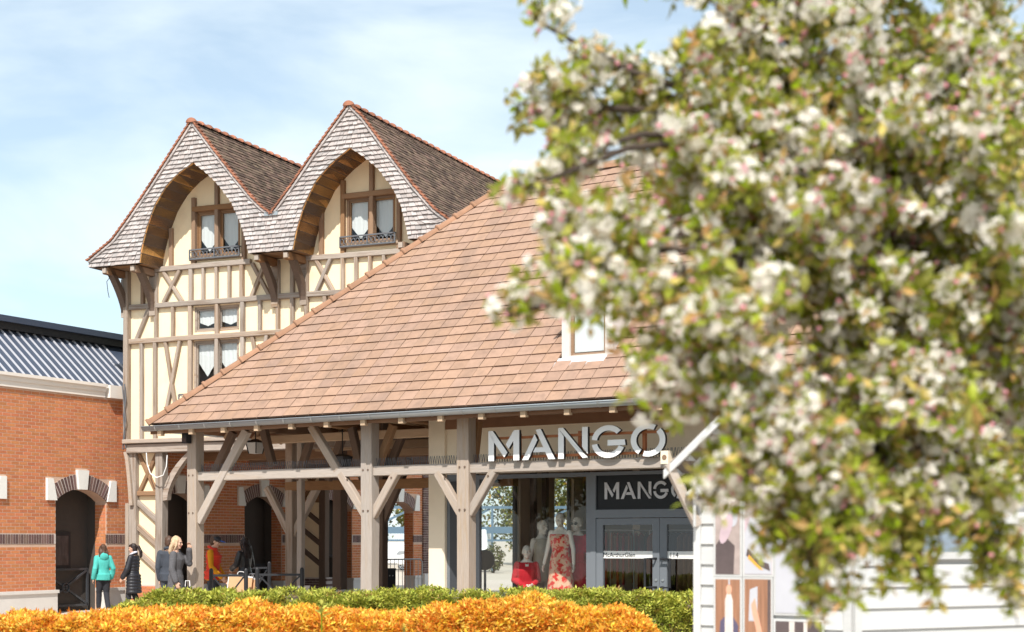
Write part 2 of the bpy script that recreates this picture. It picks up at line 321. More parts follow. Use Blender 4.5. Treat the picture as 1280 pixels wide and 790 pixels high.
# ------------------------------------------------------------------ brick building
bb = empty('brick_building', (FB.ox, FB.oy, 0), FB.ang, 'long orange brick building with white keystones and navy ribbed metal roof', 'building')
T0, T1, ZW = -8.0, 16.0, 5.0
CEN = [.8+3.36*k for k in range(-2, 5)]
HW, ZS, RISE = .80, 2.56, .28
RAD = (HW*HW+RISE*RISE)/(2*RISE); ZC = ZS+RISE-RAD; RING = .33
def arch_z(dx, r): return ZC+math.sqrt(max(r*r-dx*dx, 0))
core = MB(); core.box(T0, T1, .0, .35, 0, ZW)
co = core.build('wall', M['mortar'], bb)
# segmental openings: cut straight part, arched head built as prism
recalc(co)
cb = MB()
for c in CEN:
    ph = [(c-HW, -.5), (c+HW, -.5)]+[(c+HW*math.cos(math.pi*i/12), arch_z(HW*math.cos(math.pi*i/12), RAD)) for i in range(13)]
    ph = [(c-HW, -.5), (c+HW, -.5)]+[(c+HW-2*HW*i/12, arch_z(HW-2*HW*i/12, RAD)) for i in range(13)]
    cb.prism(ph, -.5, .9)
cu = cb.build('cutter', None); recalc(cu)
t = bpy.data.objects.new('tmp', co.data); md = t.modifiers.new('b', 'BOOLEAN'); md.object = cu; md.solver = 'EXACT'
me = baked(t); me.name = 'wall'; co.data = me
for x in (t, cu): bpy.data.objects.remove(x)
# bricks (each proud of the mortar)
BL, BH = .235, .075; cand = []
bm_ = MB(); bm_.box(0, .219, -.0035, .03, 0, .060); brick_me = bm_.mesh('brick', M['brick'])
band_lo, band_hi = 1.575, 1.80
for r in range(int(ZW/BH)):
    z = .545+r*BH
    if z+BH > 4.99: break
    if z+.064 > band_lo and z < band_hi: continue
    off = (r % 2)*BL/2; x = T0+off
    ex = []
    for c in CEN:
        zm = z+.03
        if zm < ZS: ex.append((c-HW, c+HW))
        if ZS-.02 < zm < 3.06: ex.append((c-HW-.31, c+HW+.31))
        elif ZS <= zm < ZC+RAD+RING+.03:
            h2 = (RAD+RING)**2-(zm-ZC)**2
            if h2 > 0: ex.append((c-math.sqrt(h2)-.01, c+math.sqrt(h2)+.01))
        if 2.8 < zm < 3.30: ex.append((c-.19, c+.19))
    while x < T1:
        segs = [(x, min(x+.219, T1))]
        for a, b in ex:
            ns = []
            for p, q in segs:
                if b <= p or a >= q: ns.append((p, q))
                else:
                    if a > p+.03: ns.append((p, a-.005))
                    if b < q-.03: ns.append((b+.005, q))
            segs = ns
        cand += [(p, q, z) for p, q in segs]
        x += BL
def bscore(c):
    u, v = FB.px((c[0]+c[1])/2, 0, c[2])
    if not (0 < u < 152 and v < 735) or c[1]-c[0] < .2: return -1
    return 100/FB.w(c[0], 0).y + (.0 if u > 0 else -9)
order = sorted(range(len(cand)), key=lambda i: -bscore(cand[i]))
near = set(order[:300])
for i in near:
    p, q, z = cand[i]; o = link('brick', brick_me, bb, loc=(p, 0, z))
rest = [cand[i] for i in range(len(cand)) if i not in near]
tv = [(0, -.0035, 0), (1, -.0035, 0), (1, -.0035, .060), (0, -.0035, .060), (0, .02, 0), (1, .02, 0), (1, .02, .060), (0, .02, .060)]
tf = [(0, 1, 2, 3), (1, 5, 6, 2), (4, 0, 3, 7), (3, 2, 6, 7), (4, 5, 1, 0)]
ms = np.zeros((len(rest), 3, 3)); ms[:, 0, 0] = [q-p for p, q, z in rest]; ms[:, 1, 1] = 1; ms[:, 2, 2] = 1
grid_mesh('brickwork', tv, tf, ms, [(p, 0, z) for p, q, z in rest], [M['brick']], bb)
# reveals of bricks inside the openings (right hand jamb is seen)
rv = MB()
for c in CEN:
    for r in range(34):
        z = .545+r*BH
        if z+.06 > ZS-.02: break
        a = .0 if r % 2 else .11
        rv.box(c+HW-.006, c+HW+.002, .02+a*0, .12+a*.6, z, z+.064); rv.box(c+HW-.006, c+HW+.002, .135+a*.6, .345, z, z+.064)
        rv.box(c-HW-.002, c-HW+.006, .02, .16, z, z+.064); rv.box(c-HW-.002, c-HW+.006, .175, .345, z, z+.064)
rv.build('reveal_brickwork', M['brick'], bb, 'stuff')
# soldier course, arch rings
sb = MB(); x = T0
while x < T1:
    if not any(c-HW-.02 < x+.03 < c+HW+.0 for c in CEN): sb.box(x, x+.057, -.012, .02, band_lo+.01, band_hi-.01)
    x += .075
sb.build('soldier_course', M['darkbrick'], bb, 'stuff')
bk = MB()
sp_ = [T0]+[v for c in CEN for v in (c-HW, c+HW)]+[T1]
for i in range(0, len(sp_), 2): bk.box(sp_[i], sp_[i+1], -.005, .01, band_lo, band_hi)
bk.build('band_mortar', M['mortar_grey'], bb)
for c in CEN:
    ar = MB(); a0 = math.asin(HW/RAD); nb = 22
    for i in range(nb):
        if abs(i-nb/2+.5) < 2: continue
        t0 = -a0+2*a0*(i+.13)/nb; t1 = -a0+2*a0*(i+.87)/nb
        P = [(c+RAD*math.sin(t0), ZC+RAD*math.cos(t0)), (c+RAD*math.sin(t1), ZC+RAD*math.cos(t1)), (c+(RAD+RING)*math.sin(t1), ZC+(RAD+RING)*math.cos(t1)), (c+(RAD+RING)*math.sin(t0), ZC+(RAD+RING)*math.cos(t0))]
        ar.prism(P, -.02, .345)
    rgb = MB(); nq = 16; A_ = [-a0+2*a0*i/nq for i in range(nq+1)]
    rgb.prism([(c+(RAD+.004)*math.sin(t), ZC+(RAD+.004)*math.cos(t)) for t in A_]+[(c+(RAD+RING)*math.sin(t), ZC+(RAD+RING)*math.cos(t)) for t in A_[::-1]], -.015, .34); recalc(rgb.build('ring_mortar', M['mortar_grey'], bb))
    ar.build('arch_ring', M['darkbrick'], bb, 'stuff')
    k = MB(); k.prism([(c-.13, ZS+RISE-.015), (c+.13, ZS+RISE-.015), (c+.18, 3.27), (c-.18, 3.27)], -.07, .3); k.build('keystone', M['white'], bb)
    for s in (-1, 1):
        k = MB(); pl = [(c+s*(HW-.005), ZS), (c+s*(HW+.29), ZS), (c+s*(HW+.29), 3.05), (c+s*(HW+.05+.06), 3.05)]
        k.prism(pl if s > 0 else pl[::-1], -.055, .33); k.build('impost', M['white'], bb)
    if c == CEN[-1]: continue          # the last arch is an open passage
    d = MB(); d.box(c-HW-.2, c+HW+.2, .62, .70, 0, 3.2); d.box(c-HW-.25, c-HW-.03, .35, .62, 0, 3.2); d.box(c+HW+.03, c+HW+.25, .35, .62, 0, 3.2)
    d.build('door_recess', M['niche'], bb)
    # low iron gate with a saltire and a ring
    gt = empty('gate', (c, .52, 0), parent=bb)
    bars = [((-.72, 0, .12), (-.72, 0, .98)), ((.72, 0, .12), (.72, 0, .98)), ((-.72, 0, .98), (.72, 0, .98)), ((-.72, 0, .14), (.72, 0, .14)), ((-.7, 0, .16), (.7, 0, .96)), ((-.7, 0, .96), (.7, 0, .16))]
    for p, q in bars: b = MB(); b.beam(p, q, .05); b.build('bar', M['darkpanel'], gt)
    b = MB(); b.tube([(.11*math.cos(a/12*2*math.pi), -.03, .56+.11*math.sin(a/12*2*math.pi)) for a in range(13)], .02, 6); b.build('ring', M['darkpanel'], gt)
for i in range(len(sp_)//2):
    a, b = sp_[2*i], sp_[2*i+1]; k = MB()
    k.prism([(0, 0)]*0+[(a-.005, 0), (b+.005, 0), (b+.005, .47), (a-.005, .47)], -.06, .30); k.box(a-.03, b+.03, -.09, .31, .47, .54); k.build('plinth', M['plinth'], bb)
# corner pier of dark bricks at the far end
k = MB(); z = .6; r = 0
while z < 5: k.box(15.55, 15.76-(r % 2)*.06, -.05, .2, z, z+.064); k.box(15.78-(r % 2)*.06, 16.02, -.05, .2, z, z+.064); z += BH; r += 1
k.build('corner_brickwork', M['darkbrick'], bb, 'stuff'); k = MB(); k.box(15.56, 16.0, -.04, .2, .5, 5); k.build('corner_pier', M['mortar_grey'], bb)
k = MB(); k.box(15.45, 16.1, -.16, .3, 0, .58); k.build('plinth', M['plinth'], bb)
# cornice, sloped ribbed roof, upper fascia
k = MB(); k.box(T0, 1.52, -.05, .4, 5.0, 5.13); k.box(T0, 1.53, -.075, .4, 5.13, 5.24)
k.box(T0, 1.54, -.12, .4, 5.24, 5.31); k.build('cornice', M['cornice'], bb)
k = MB(); k.box(1.6, T1, -.13, .4, 5.0, 5.3); k.build('cornice', M['cornice'], bb)
def rp(x, q): return (x, .02+q, 5.30+q*.89)
k = MB(); k.hexa([rp(T0, 0), rp(T1, 0), rp(T1, 1.35), rp(T0, 1.35)], [(x, y+.06, z-.06) for x, y, z in (rp(T0, 0), rp(T1, 0), rp(T1, 1.35), rp(T0, 1.35))]); k.build('roof_sheet', M['navy'], bb)
rb = MB(); a, b = Vector(rp(0, 0)), Vector(rp(0, 1.33)); nrm = Vector((0, -.89, 1)).normalized()
rb.hexa([a+Vector((-.02, 0, 0)), a+Vector((.02, 0, 0)), b+Vector((.02, 0, 0)), b+Vector((-.02, 0, 0))], [a+Vector((-.015, 0, 0))+nrm*.03, a+Vector((.015, 0, 0))+nrm*.03, b+Vector((.015, 0, 0))+nrm*.03, b+Vector((-.015, 0, 0))+nrm*.03])
rib_me = rb.mesh('roof_rib', M['rib']); x = T0+.1
while x < 3.0: link('roof_rib', rib_me, bb, loc=(x, 0, 0)); x += .25
k = MB(); k.box(T0, T1, 1.18, 1.5, 6.46, 6.62); k.build('roof_gutter', M['black'], bb)
k = MB(); k.box(T0, T1, 1.08, 9.0, 6.62, 6.76); k.build('roof_fascia', M['navy'], bb)
k = MB(); k.box(T0, T1, 8.6, 9.0, 0, 6.6); k.box(T0, T0+.3, .35, 8.6, 0, 6.45); k.box(T1-.3, T1, 3.2, 8.6, 0, 6.45); k.box(T1-.3, T1, .35, 3.199, 2.95, 6.45); k.box(T1-3.4, T1-3.2, .351, 8.6, 0, 4.9); k.box(T0+.3, T1-.3, 1.5, 1.6, 5, 6.5); k.build('rear_wall', M['brick'], bb)
# framed picture inside the first door recess
pc = empty('wall_picture', FB.w(.70, .615, 1.42), FB.ang, 'dark framed picture hanging in the brick doorway beside the teal hoodie', 'picture')
k = MB(); k.box(-.34, .34, -.04, 0, -.42, .42); k.build('frame', M['black'], pc)
k = MB(); k.box(-.26, .26, -.05, -.035, -.34, .34); k.build('print', mat('dim_print', (.075, .06, .05), .5, na=.5, ns=9, nscale=(1, 1, .3), hue=.1, sat=.5), pc)
# ------------------------------------------------------------------ timber house
th = empty('timber_house', (FT.ox, FT.oy, 0), FT.ang, 'tall cream half timbered house with two shingled pointed gables', 'house')
OV = .85; YF = -OV
def prof(pts, y=YF): return [FT.at(u, v, y) for u, v in pts]
outL1 = prof([(111, 327), (125, 315), (141.8, 301), (164, 270.4), (192, 228.6), (217, 189.6), (241, 152)])
outR1 = prof([(241, 152), (269, 189.6), (295, 223), (314.5, 246.7), (328.4, 260.7), (340, 268)])
outL2 = prof([(340, 268), (347, 259), (368, 230), (392, 194), (415, 162), (437.5, 131)])
outR2 = prof([(437.5, 131), (454.5, 147.9), (487, 192.4), (515, 230), (543, 262), (566, 279)])
arL1 = prof([(174.7, 328), (176.6, 312), (183.5, 284), (194.7, 253.7), (208.6, 231.4), (225.3, 214.7), (241.5, 204)])
arR1 = prof([(241.5, 204), (256, 214.7), (272.7, 231.4), (289.4, 253.7), (300.6, 278.8), (307.5, 301), (311, 318)])
arL2 = prof([(366, 314), (370, 290), (380, 256.5), (395, 226), (414.7, 203.6), (437.3, 185.5)])
arR2 = prof([(437.3, 185.5), (453.7, 195.2), (473.2, 212), (490, 234.2), (501, 256.5), (508, 284.3), (510.8, 303)])
ap1, ap2, vly = outL1[-1], outL2[-1], outR1[-1]
foot = outL1[0]; ZBOT = FT.z(150, 331, YF)
# extend right gable to mirror the left foot
e = outR2[-1]; hwL = ap1[0]-foot[0]; outR2 = outR2+[(ap2[0]+hwL*.93, foot[1]+.25), (ap2[0]+hwL*1.04, foot[1])]
print('tower', 'foot', foot, 'ap1', ap1, 'ap2', ap2, 'valley', vly, 'zbot', ZBOT, 'arches', arL1[0], arR1[-1], arL2[0], arR2[-1], 'Rend', outR2[-1])
for L in (arL1, arL2): L[0] = (L[0][0], ZBOT)
for L in (arR1, arR2): L[-1] = (L[-1][0], ZBOT)
def xz(curve, z):
    """x of a curve at height z (curve as list of (x,z) any direction)"""
    c = curve if curve[0][1] <= curve[-1][1] else curve[::-1]
    if z <= c[0][1]: return c[0][0]
    for (x0, z0), (x1, z1) in zip(c, c[1:]):
        if z0 <= z <= z1: return x0+(x1-x0)*(z-z0)/max(z1-z0, 1e-6)
    return c[-1][0]
# cladding backing (dark) and shingles, row by row
def spans(z):
    outs = []
    if z < vly[1]:
        outs = [(outL1, arL1), (arR1, arL2), (arR2, outR2)]
    else:
        for a, b, c, d in ((outL1, arL1, arR1, outR1), (outL2, arL2, arR2, outR2)):
            if z < b[-1][1]: outs += [(a, b), (c, d)]
            elif z < a[-1][1]: outs.append((a, d))
    return outs
EXP = .098; sh = MB(); bk = MB(); z = ZBOT; rng = random.Random(3)
while z < ap2[1]:
    z1 = z+EXP; zm = z+EXP/2
    for a, b in spans(zm):
        def X(c, q): return xz(c, min(max(q, c[0][1] if c[0][1] < c[-1][1] else c[-1][1]), max(c[0][1], c[-1][1])))
        A0, B0, A1, B1 = X(a, z), X(b, z), X(a, z1), X(b, z1)
        if B0-A0 < .02: continue
        bk.hexa([(A0, YF+.03, z), (B0, YF+.03, z), (max(B1, A1+.001), YF+.03, z1), (A1, YF+.03, z1)], [(A0, YF+.12, z), (B0, YF+.12, z), (max(B1, A1+.001), YF+.12, z1), (A1, YF+.12, z1)])
        n = max(1, round((B0-A0)/.115)); cuts = [0]+sorted(min(max((i+rng.uniform(-.28, .28))/n, .01), .99) for i in range(1, n))+[1]
        for f0, f1 in zip(cuts, cuts[1:]):
            if f1-f0 < .004: continue
            gp = .004/(B0-A0+1e-6); dz = rng.uniform(-.008, .006); th_ = rng.uniform(.022, .045)
            p = [(A0+(B0-A0)*(f0+gp), z+dz), (A0+(B0-A0)*(f1-gp), z+dz), (A1+(B1-A1)*(f1-gp), z1+.012), (A1+(B1-A1)*(f0+gp), z1+.012)]
            sh.hexa([(x, YF-th_ if i < 2 else YF+.004, q) for i, (x, q) in enumerate(p)], [(x, YF+.03, q) for x, q in p])
    z = z1
sh.build('gable_shingles', M['shingle'], th, 'stuff'); bk.build('gable_backing', M['timber_dark'], th)
# soffit boards following the two pointed arches
def resample(c, n):
    d = [0]
    for a, b in zip(c, c[1:]): d.append(d[-1]+math.dist(a, b))
    out = []
    for i in range(n+1):
        t = d[-1]*i/n
        for k in range(len(c)-1):
            if d[k] <= t <= d[k+1]+1e-9:
                f = (t-d[k])/max(d[k+1]-d[k], 1e-9); out.append((c[k][0]+(c[k+1][0]-c[k][0])*f, c[k][1]+(c[k+1][1]-c[k][1])*f)); break
    return out
for c, s in ((arL1, -1), (arR1, 1), (arL2, -1), (arR2, 1)):
    r = resample(c, 12)
    for a, b in zip(r, r[1:]):
        d = Vector((b[0]-a[0], b[1]-a[1])).normalized(); nn = Vector((d.y, -d.x)); gx = d*.011
        cx = (arL1[-1] if c in (arL1, arR1) else arL2[-1])[0]
        if nn.x*(cx-a[0]) < 0: nn = -nn
        a2, b2 = Vector(a)+gx-nn*.0, Vector(b)-gx; k = MB()
        k.prism([tuple(a2-nn*.03), tuple(b2-nn*.03), tuple(b2+nn*.0), tuple(a2+nn*.0)], YF+.01, -.002); recalc(k.build('soffit_board', M['soffit'], th))
    k = MB(); k.prism([p for p in r]+[(p[0]+s*.05, p[1]+.03) for p in r[::-1]], YF+.04, -.003); recalc(k.build('soffit_backing', M['timber_dark'], th))
# undersides of the overhanging feet
for x0, x1 in ((foot[0]+.12, arL1[0][0]), (arR1[-1][0], arL2[0][0]), (arR2[-1][0], outR2[-1][0]-.1)):
    n = 4
    for i in range(n):
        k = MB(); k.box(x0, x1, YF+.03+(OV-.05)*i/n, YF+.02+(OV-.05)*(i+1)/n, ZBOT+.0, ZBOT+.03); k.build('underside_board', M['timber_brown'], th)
# front wall
XR = outR2[-1][0]-.75; X0 = .03
inner = [(X0, 3.95), (XR, 3.95), (XR, foot[1]-.1)]
wallpoly = [(X0, 3.95), (XR, 3.95), (XR, foot[1]+.1)]+[(x, z-.35) for x, z in outR2[::-1] if x < XR-.05]+[(x, z-.35) for x, z in outL2[::-1][:-1]]+[(vly[0], vly[1]-.1)]+[(x, z-.35) for x, z in outR1[::-1][1:]]+[(x, z-.35) for x, z in outL1[::-1][1:-2]]+[(X0, foot[1]+.3)]
k = MB(); k.prism(wallpoly, 0, .22); wall = k.build('front_wall', M['cream'], th)
def rect(u0, v0, u1, v1):   # opening from pixels, on the wall plane
    x0 = FT.x(u0); x1 = FT.x(u1); um = (u0+u1)/2; return x0, x1, FT.z(um, v1), FT.z(um, v0)
WIN = dict(a=rect(243, 382, 299, 414), b=rect(242, 424.5, 299, 486), g1=rect(245, 262, 300.5, 320), g2=rect(433, 245.5, 494.5, 304))
cut(wall, [(x0, x1, -.2, .5, z0, z1) for x0, x1, z0, z1 in WIN.values()])
k = MB(); k.box(X0, X0+.22, .22, 8.3, 3.95, foot[1]+.3); k.build('side_wall', M['cream'], th)
k = MB(); k.box(XR-.22, XR, .22, 8.3, 3.95, foot[1]); k.build('side_wall', M['cream'], th)
k = MB(); k.prism(wallpoly, 8.3, 8.5); k.build('rear_wall', M['cream'], th)
k = MB(); k.box(X0, XR, .0, 8.5, 3.80, 3.95); k.build('floor_slab', M['timber_brown'], th)
for zf in (5.9, 8.0): k = MB(); k.box(X0+.2, XR-.2, 1.2, 8.3, zf, zf+.1); k.build('inner_floor', M['timber_dark'], th)
k = MB(); k.box(X0+.2, XR-.2, 1.6, 1.7, 4, 7.9); k.build('inner_wall', M['wallin'], th)
# roof: one deck following the double gable, small dark tiles on it
allp = outL1+outR1[1:]+outL2[1:]+outR2[1:]
def dn(p, d): return (p[0], p[1]-d)
k = MB(); k.prism([dn(p, .02) for p in allp]+[dn(p, .14) for p in allp[::-1]], YF+.02, 8.7); recalc(k.build('roof_deck', M['timber_dark'], th))
tv = [(0, 0, 0), (1, 0, 0), (1, 1, 0), (0, 1, 0), (0, 0, -.025), (1, 0, -.025)]   # x along slope down? unit tile replaced per instance
dt_m, dt_p = [], []
for seg in (outL1, outR1, outL2, outR2):
    c = seg if seg[0][1] > seg[-1][1] else seg[::-1]     # from ridge down
    n = int(sum(math.dist(a, b) for a, b in zip(c, c[1:]))/.112); r = resample(c, n)
    for i, (a, b) in enumerate(zip(r, r[1:])):
        d = Vector((b[0]-a[0], 0, b[1]-a[1])); L = d.length; d /= L
        nn = Vector((-d.z, 0, d.x)); nn = nn if nn.z > 0 else -nn
        y = YF-.02+(i % 2)*.085
        while y < 8.65:
            ax = (d*L*1.25); col = np.array([[ax.x, 0, nn.x], [0, .163, 0], [ax.z, 0, nn.z]]); lift = nn*rng.uniform(.018, .034)
            # tile plane tilts: upper edge lower than bottom edge
            col[:, 0] += np.array(nn)*rng.uniform(.012, .022)
            dt_m.append(col); dt_p.append((a[0]+lift.x*.3, y+rng.uniform(-.004, .004), a[1]+lift.z*.3)); y += .17
tv = [(0, 0, 0), (1, 0, 0), (1, 1, 0), (0, 1, 0), (1, 0, -.022), (1, 1, -.022), (0, 0, -.022), (0, 1, -.022)]
tf = [(0, 1, 2, 3), (1, 4, 5, 2), (0, 6, 4, 1), (3, 2, 5, 7)]
grid_mesh('roof_tiles', tv, tf, np.array(dt_m), np.array(dt_p), [M['darktile']], th)
# red edge tiles along the gables, pale barge strip, ridge tiles
ed = MB(); st = MB()
for seg in (outL1, outR1, outL2, outR2):
    c = seg if seg[0][1] > seg[-1][1] else seg[::-1]; n = int(sum(math.dist(a, b) for a, b in zip(c, c[1:]))/.112); r = resample(c, n)
    for a, b in zip(r, r[1:]):
        d = Vector((b[0]-a[0], 0, b[1]-a[1])); nn = Vector((-d.z, 0, d.x)).normalized(); nn = nn if nn.z > 0 else -nn
        A = Vector((a[0], YF-.075, a[1]))+nn*.0; B = A+d*1.2+nn*.02
        ed.hexa([A, A+Vector((0, .09, 0)), B+Vector((0, .09, 0)), B], [A+nn*.03, A+nn*.03+Vector((0, .09, 0)), B+nn*.042+Vector((0, .09, 0)), B+nn*.042])
        A = Vector((a[0], YF-.05, a[1])); B = A+d
        st.hexa([A-nn*.05, A-nn*.05+Vector((0, .06, 0)), B-nn*.05+Vector((0, .06, 0)), B-nn*.05], [A-nn*.005, A-nn*.005+Vector((0, .06, 0)), B-nn*.005+Vector((0, .06, 0)), B-nn*.005])
ed.build('edge_tiles', M['redtile'], th, 'stuff'); st.build('barge_strip', M['shingle'], th)
rt = MB()
for i in range(9): pass
def ridge_piece(L, r0, r1, n=7):
    q = MB(); v = []
    for j, (y, r) in enumerate(((0, r0), (L*.16, r0), (L*.2, r1), (L*1.04, r1*.93))):
        v += [(r*math.cos(math.pi*i/n), y, r*math.sin(math.pi*i/n)*.8) for i in range(n+1)]
    q.add(v, [(j*(n+1)+i, j*(n+1)+i+1, (j+1)*(n+1)+i+1, (j+1)*(n+1)+i) for j in range(3) for i in range(n)]+[tuple(range(n, -1, -1))]); return q.mesh('ridge_tile', M['redtile'], True)
rme = ridge_piece(.32, .13, .10)
for ap in (ap1, ap2):
    y = YF-.09
    while y < 8.6: link('ridge_tile', rme, th, loc=(ap[0], y, ap[1]-.03)); y += .32
k = MB(); k.box(vly[0]-.17, vly[0]+.17, YF-.05, 8.6, vly[1]-.03, vly[1]+.05); k.build('valley_gutter', M['zinc'], th)
# ---- facade timbers from pixel positions on the wall plane
def ft(u0, v0, u1, v1, wpx=5.5, m='timber', y=-.03, d=.12, nm='beam'):
    x0, z0 = FT.at(u0, v0, y-.06); x1, z1 = FT.at(u1, v1, y-.06)
    w = (.87*wpx)*34.5/FPX*(1/.93 if abs(u1-u0) < abs(v1-v0) else 1)
    return timber(nm, (x0, y, z0), (x1, y, z1), w, d, M[m], th)
ft(193, 337, 312, 326.5, 7.5, y=-.04); ft(381, 322.5, 524, 311.5, 7.5, y=-.04)           # gable sill beams
ft(158, 384.5, 470, 361.5, 7.5, y=-.04); ft(160, 427, 470, 407, 7.5, y=-.04)              # two floor beams
for u, v0, v1, w in ((177, 341, 386, 5), (193.3, 341, 384, 5.5), (237.3, 334, 378, 6), (252.8, 333, 378, 4.3), (269.3, 331.5, 377, 4.5), (285.4, 330, 376, 4.3), (301, 329, 374, 6),
                     (346, 325, 373, 5.5), (364.2, 322, 415, 5.5), (381.8, 322, 412, 5.5), (427.3, 318, 368, 5), (444, 316, 366, 5), (461.5, 315, 365, 5), (478.8, 313, 363, 4.5), (495.5, 312, 361, 4.5)):
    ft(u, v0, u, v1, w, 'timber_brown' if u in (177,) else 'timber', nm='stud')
for a in ((203.5, 340, 227, 377), (223.5, 337.5, 203, 378), (314, 329, 336.5, 371), (330, 328, 312.7, 372), (393.5, 323, 415.8, 364), (413, 321, 393.5, 366)): ft(*a, 5, 'timber', nm='brace', y=-.02 if a[0] < a[2] else -.034)
ft(184.6, 386, 169, 425, 5.2, nm='brace')
for u, v0, v1, w in ((193.8, 384, 424, 5), (214.8, 383, 423, 4.7), (236.5, 381, 422, 6), (269.8, 378, 420, 5.5), (302, 375, 418, 6), (323.5, 375, 417, 4.6), (346, 374, 416, 5.2), (404.8, 370, 413, 5), (430, 366, 411, 5)): ft(u, v0, u, v1, w, nm='stud')
for u, v0, v1, w in ((175.6, 428, 552, 5), (192.5, 427, 551, 5.5), (236.5, 424, 548, 6.5), (269.8, 421, 546, 5.5), (302, 420, 545, 6), (346, 417, 543, 5.2), (364, 415, 541, 5), (390, 413, 540, 5), (415, 411, 538, 5), (440, 410, 537, 5)): ft(u, v0, u, v1, w, nm='stud')
for a in ((205.5, 427, 220.5, 522), (223.6, 426, 204, 527), (314, 419, 320.5, 460), (332.5, 418, 325, 458)): ft(*a, 5, nm='brace', y=-.02 if a[0] < a[2] else -.034)
ft(158.4, 340, 158.4, 556, 7.5, nm='corner_post', y=-.02, d=.26)
# gable timbers (sheltered from weather: browner)
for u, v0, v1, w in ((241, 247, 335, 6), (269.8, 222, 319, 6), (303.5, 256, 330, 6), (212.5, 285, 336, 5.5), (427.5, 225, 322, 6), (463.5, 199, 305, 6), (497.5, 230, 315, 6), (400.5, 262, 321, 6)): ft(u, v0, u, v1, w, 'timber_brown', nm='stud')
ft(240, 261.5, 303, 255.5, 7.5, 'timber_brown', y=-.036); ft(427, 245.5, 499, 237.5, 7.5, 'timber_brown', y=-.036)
# windows
def window(key, sill, m, drop, guard=None):
    x0, x1, z0, z1 = WIN[key]; wd, hh = x1-x0, z1-z0; w = empty('window', (x0, 0, z0), parent=th)
    fr = MB(); t = .055
    for a in ((0, t, 0, hh), (wd-t, wd, 0, hh), (t, wd-t, 0, t), (t, wd-t, hh-t, hh), (wd/2-.06, wd/2+.06, t, hh-t)): fr.box(a[0], a[1], .02, .12, a[2], a[3])
    fr.build('frame', M[m], w)
    for i in (0, 1):
        a = t+.002 if i == 0 else wd/2+.062; b = wd/2-.062 if i == 0 else wd-t-.002
        s = MB(); q = .035
        for c in ((a, a+q, t, hh-t), (b-q, b, t, hh-t), (a+q, b-q, t, t+q), (a+q, b-q, hh-t-q, hh-t)): s.box(c[0], c[1], .045, .085, c[2], c[3])
        s.build('sash', M['timber_brown' if m == 'timber_brown' else 'timber'], w)
        p = MB(); p.add([(a+q, .065, t+q), (b-q, .065, t+q), (b-q, .065, hh-t-q), (a+q, .065, hh-t-q)], [(0, 1, 2, 3)]); p.build('pane', M['glass'], w)
        cz = hh-t-.02; lo = t+hh*drop[0]; hi = t+hh*drop[1]; A, B = a+.02, b-.02
        n = 10; top = [(A+(B-A)*j/n) for j in range(n+1)]
        def zb(f): return hi-(hi-lo)*(1-abs(2*f-1))
        vs = []; fs = []
        for j in range(n+1):
            f = j/n; y = .112+.006*math.sin(j*2.4)
            vs += [(top[j], y, zb(f)), (top[j], y, cz)]
        fs = [(2*j, 2*j+2, 2*j+3, 2*j+1) for j in range(n)]
        c = MB(); c.add(vs, fs); c.build('curtain', M['curtain'], w)
    if sill:
        s = MB(); s.box(-.12, wd+.12, -.11, .02, -.075, -.01); s.build('sill', M['timber'], w)
    return w
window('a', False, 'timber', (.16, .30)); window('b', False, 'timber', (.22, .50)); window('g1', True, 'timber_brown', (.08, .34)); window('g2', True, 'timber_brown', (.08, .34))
# wrought iron guards
def guard(x0, x1, z0, y0=-.2, h=.21):
    gd = empty('window_guard', (x0, y0, z0), parent=th); W = x1-x0
    b = MB()
    for z in (0, h): b.beam((0, 0, z), (W, 0, z), .03)
    for x in (0, W/2, W): b.beam((x, 0, 0), (x, 0, h), .025)
    for x in (0, W): b.beam((x, 0, .01), (x, -y0, .01), .025); b.beam((x, 0, h), (x, -y0, h), .02)
    b.build('rail', M['iron'], gd); s = MB(); n = int(W/.19)
    for i in range(n):
        cx = (i+.5)*W/n
        for s_ in (-1, 1): s.tube([(cx+s_*.045+.042*math.cos(a*math.pi/5)*s_, 0, h/2+.06*math.sin(a*math.pi/5)) for a in range(11)], .0085, 5)
    s.build('scrollwork', M['iron'], gd)
for key in ('g1', 'g2'): x0, x1, z0, z1 = WIN[key]; guard(x0-.09, x1+.05, z0-.05, -.13)
x0, x1, z0, z1 = WIN['b']; guard(FT.x(223.5, -.3), x1+.1, FT.z(234, 502, -.3), -.3, .17)
# curved brackets below the overhang
def bracket(x, xt=.15):
    zt = ZBOT-.02; b = empty('bracket', (x, 0, 0), parent=th); k = MB(); n = 8; A, Bq = [], []
    for i in range(n+1):
        f = i/n; y = -.10-.62*f**1.5; z = zt-1.0+.98*f
        A.append((y, z)); Bq.append((y+.17-.02*f, z+.015))
    vs = [(s*xt/2, y, z) for s in (-1, 1) for y, z in A+Bq[::-1]]; m = 2*(n+1)
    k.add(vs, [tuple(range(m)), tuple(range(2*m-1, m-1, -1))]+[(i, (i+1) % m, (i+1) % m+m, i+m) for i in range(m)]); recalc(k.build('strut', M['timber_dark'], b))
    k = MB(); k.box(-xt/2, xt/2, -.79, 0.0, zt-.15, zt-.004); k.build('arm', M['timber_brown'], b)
    k = MB(); k.box(-xt/2-.01, xt/2+.01, -.11, .02, zt-1.06, zt-.16); k.build('wall_post', M['timber'], b)
    k = MB(); k.box(-.05, .05, -.84, -.79, zt-.13, zt-.02); k.build('arm_end', M['timber_pale'], b)
for u in (158.5, 193.3, 346, 381.8, 523): bracket(FT.x(u))
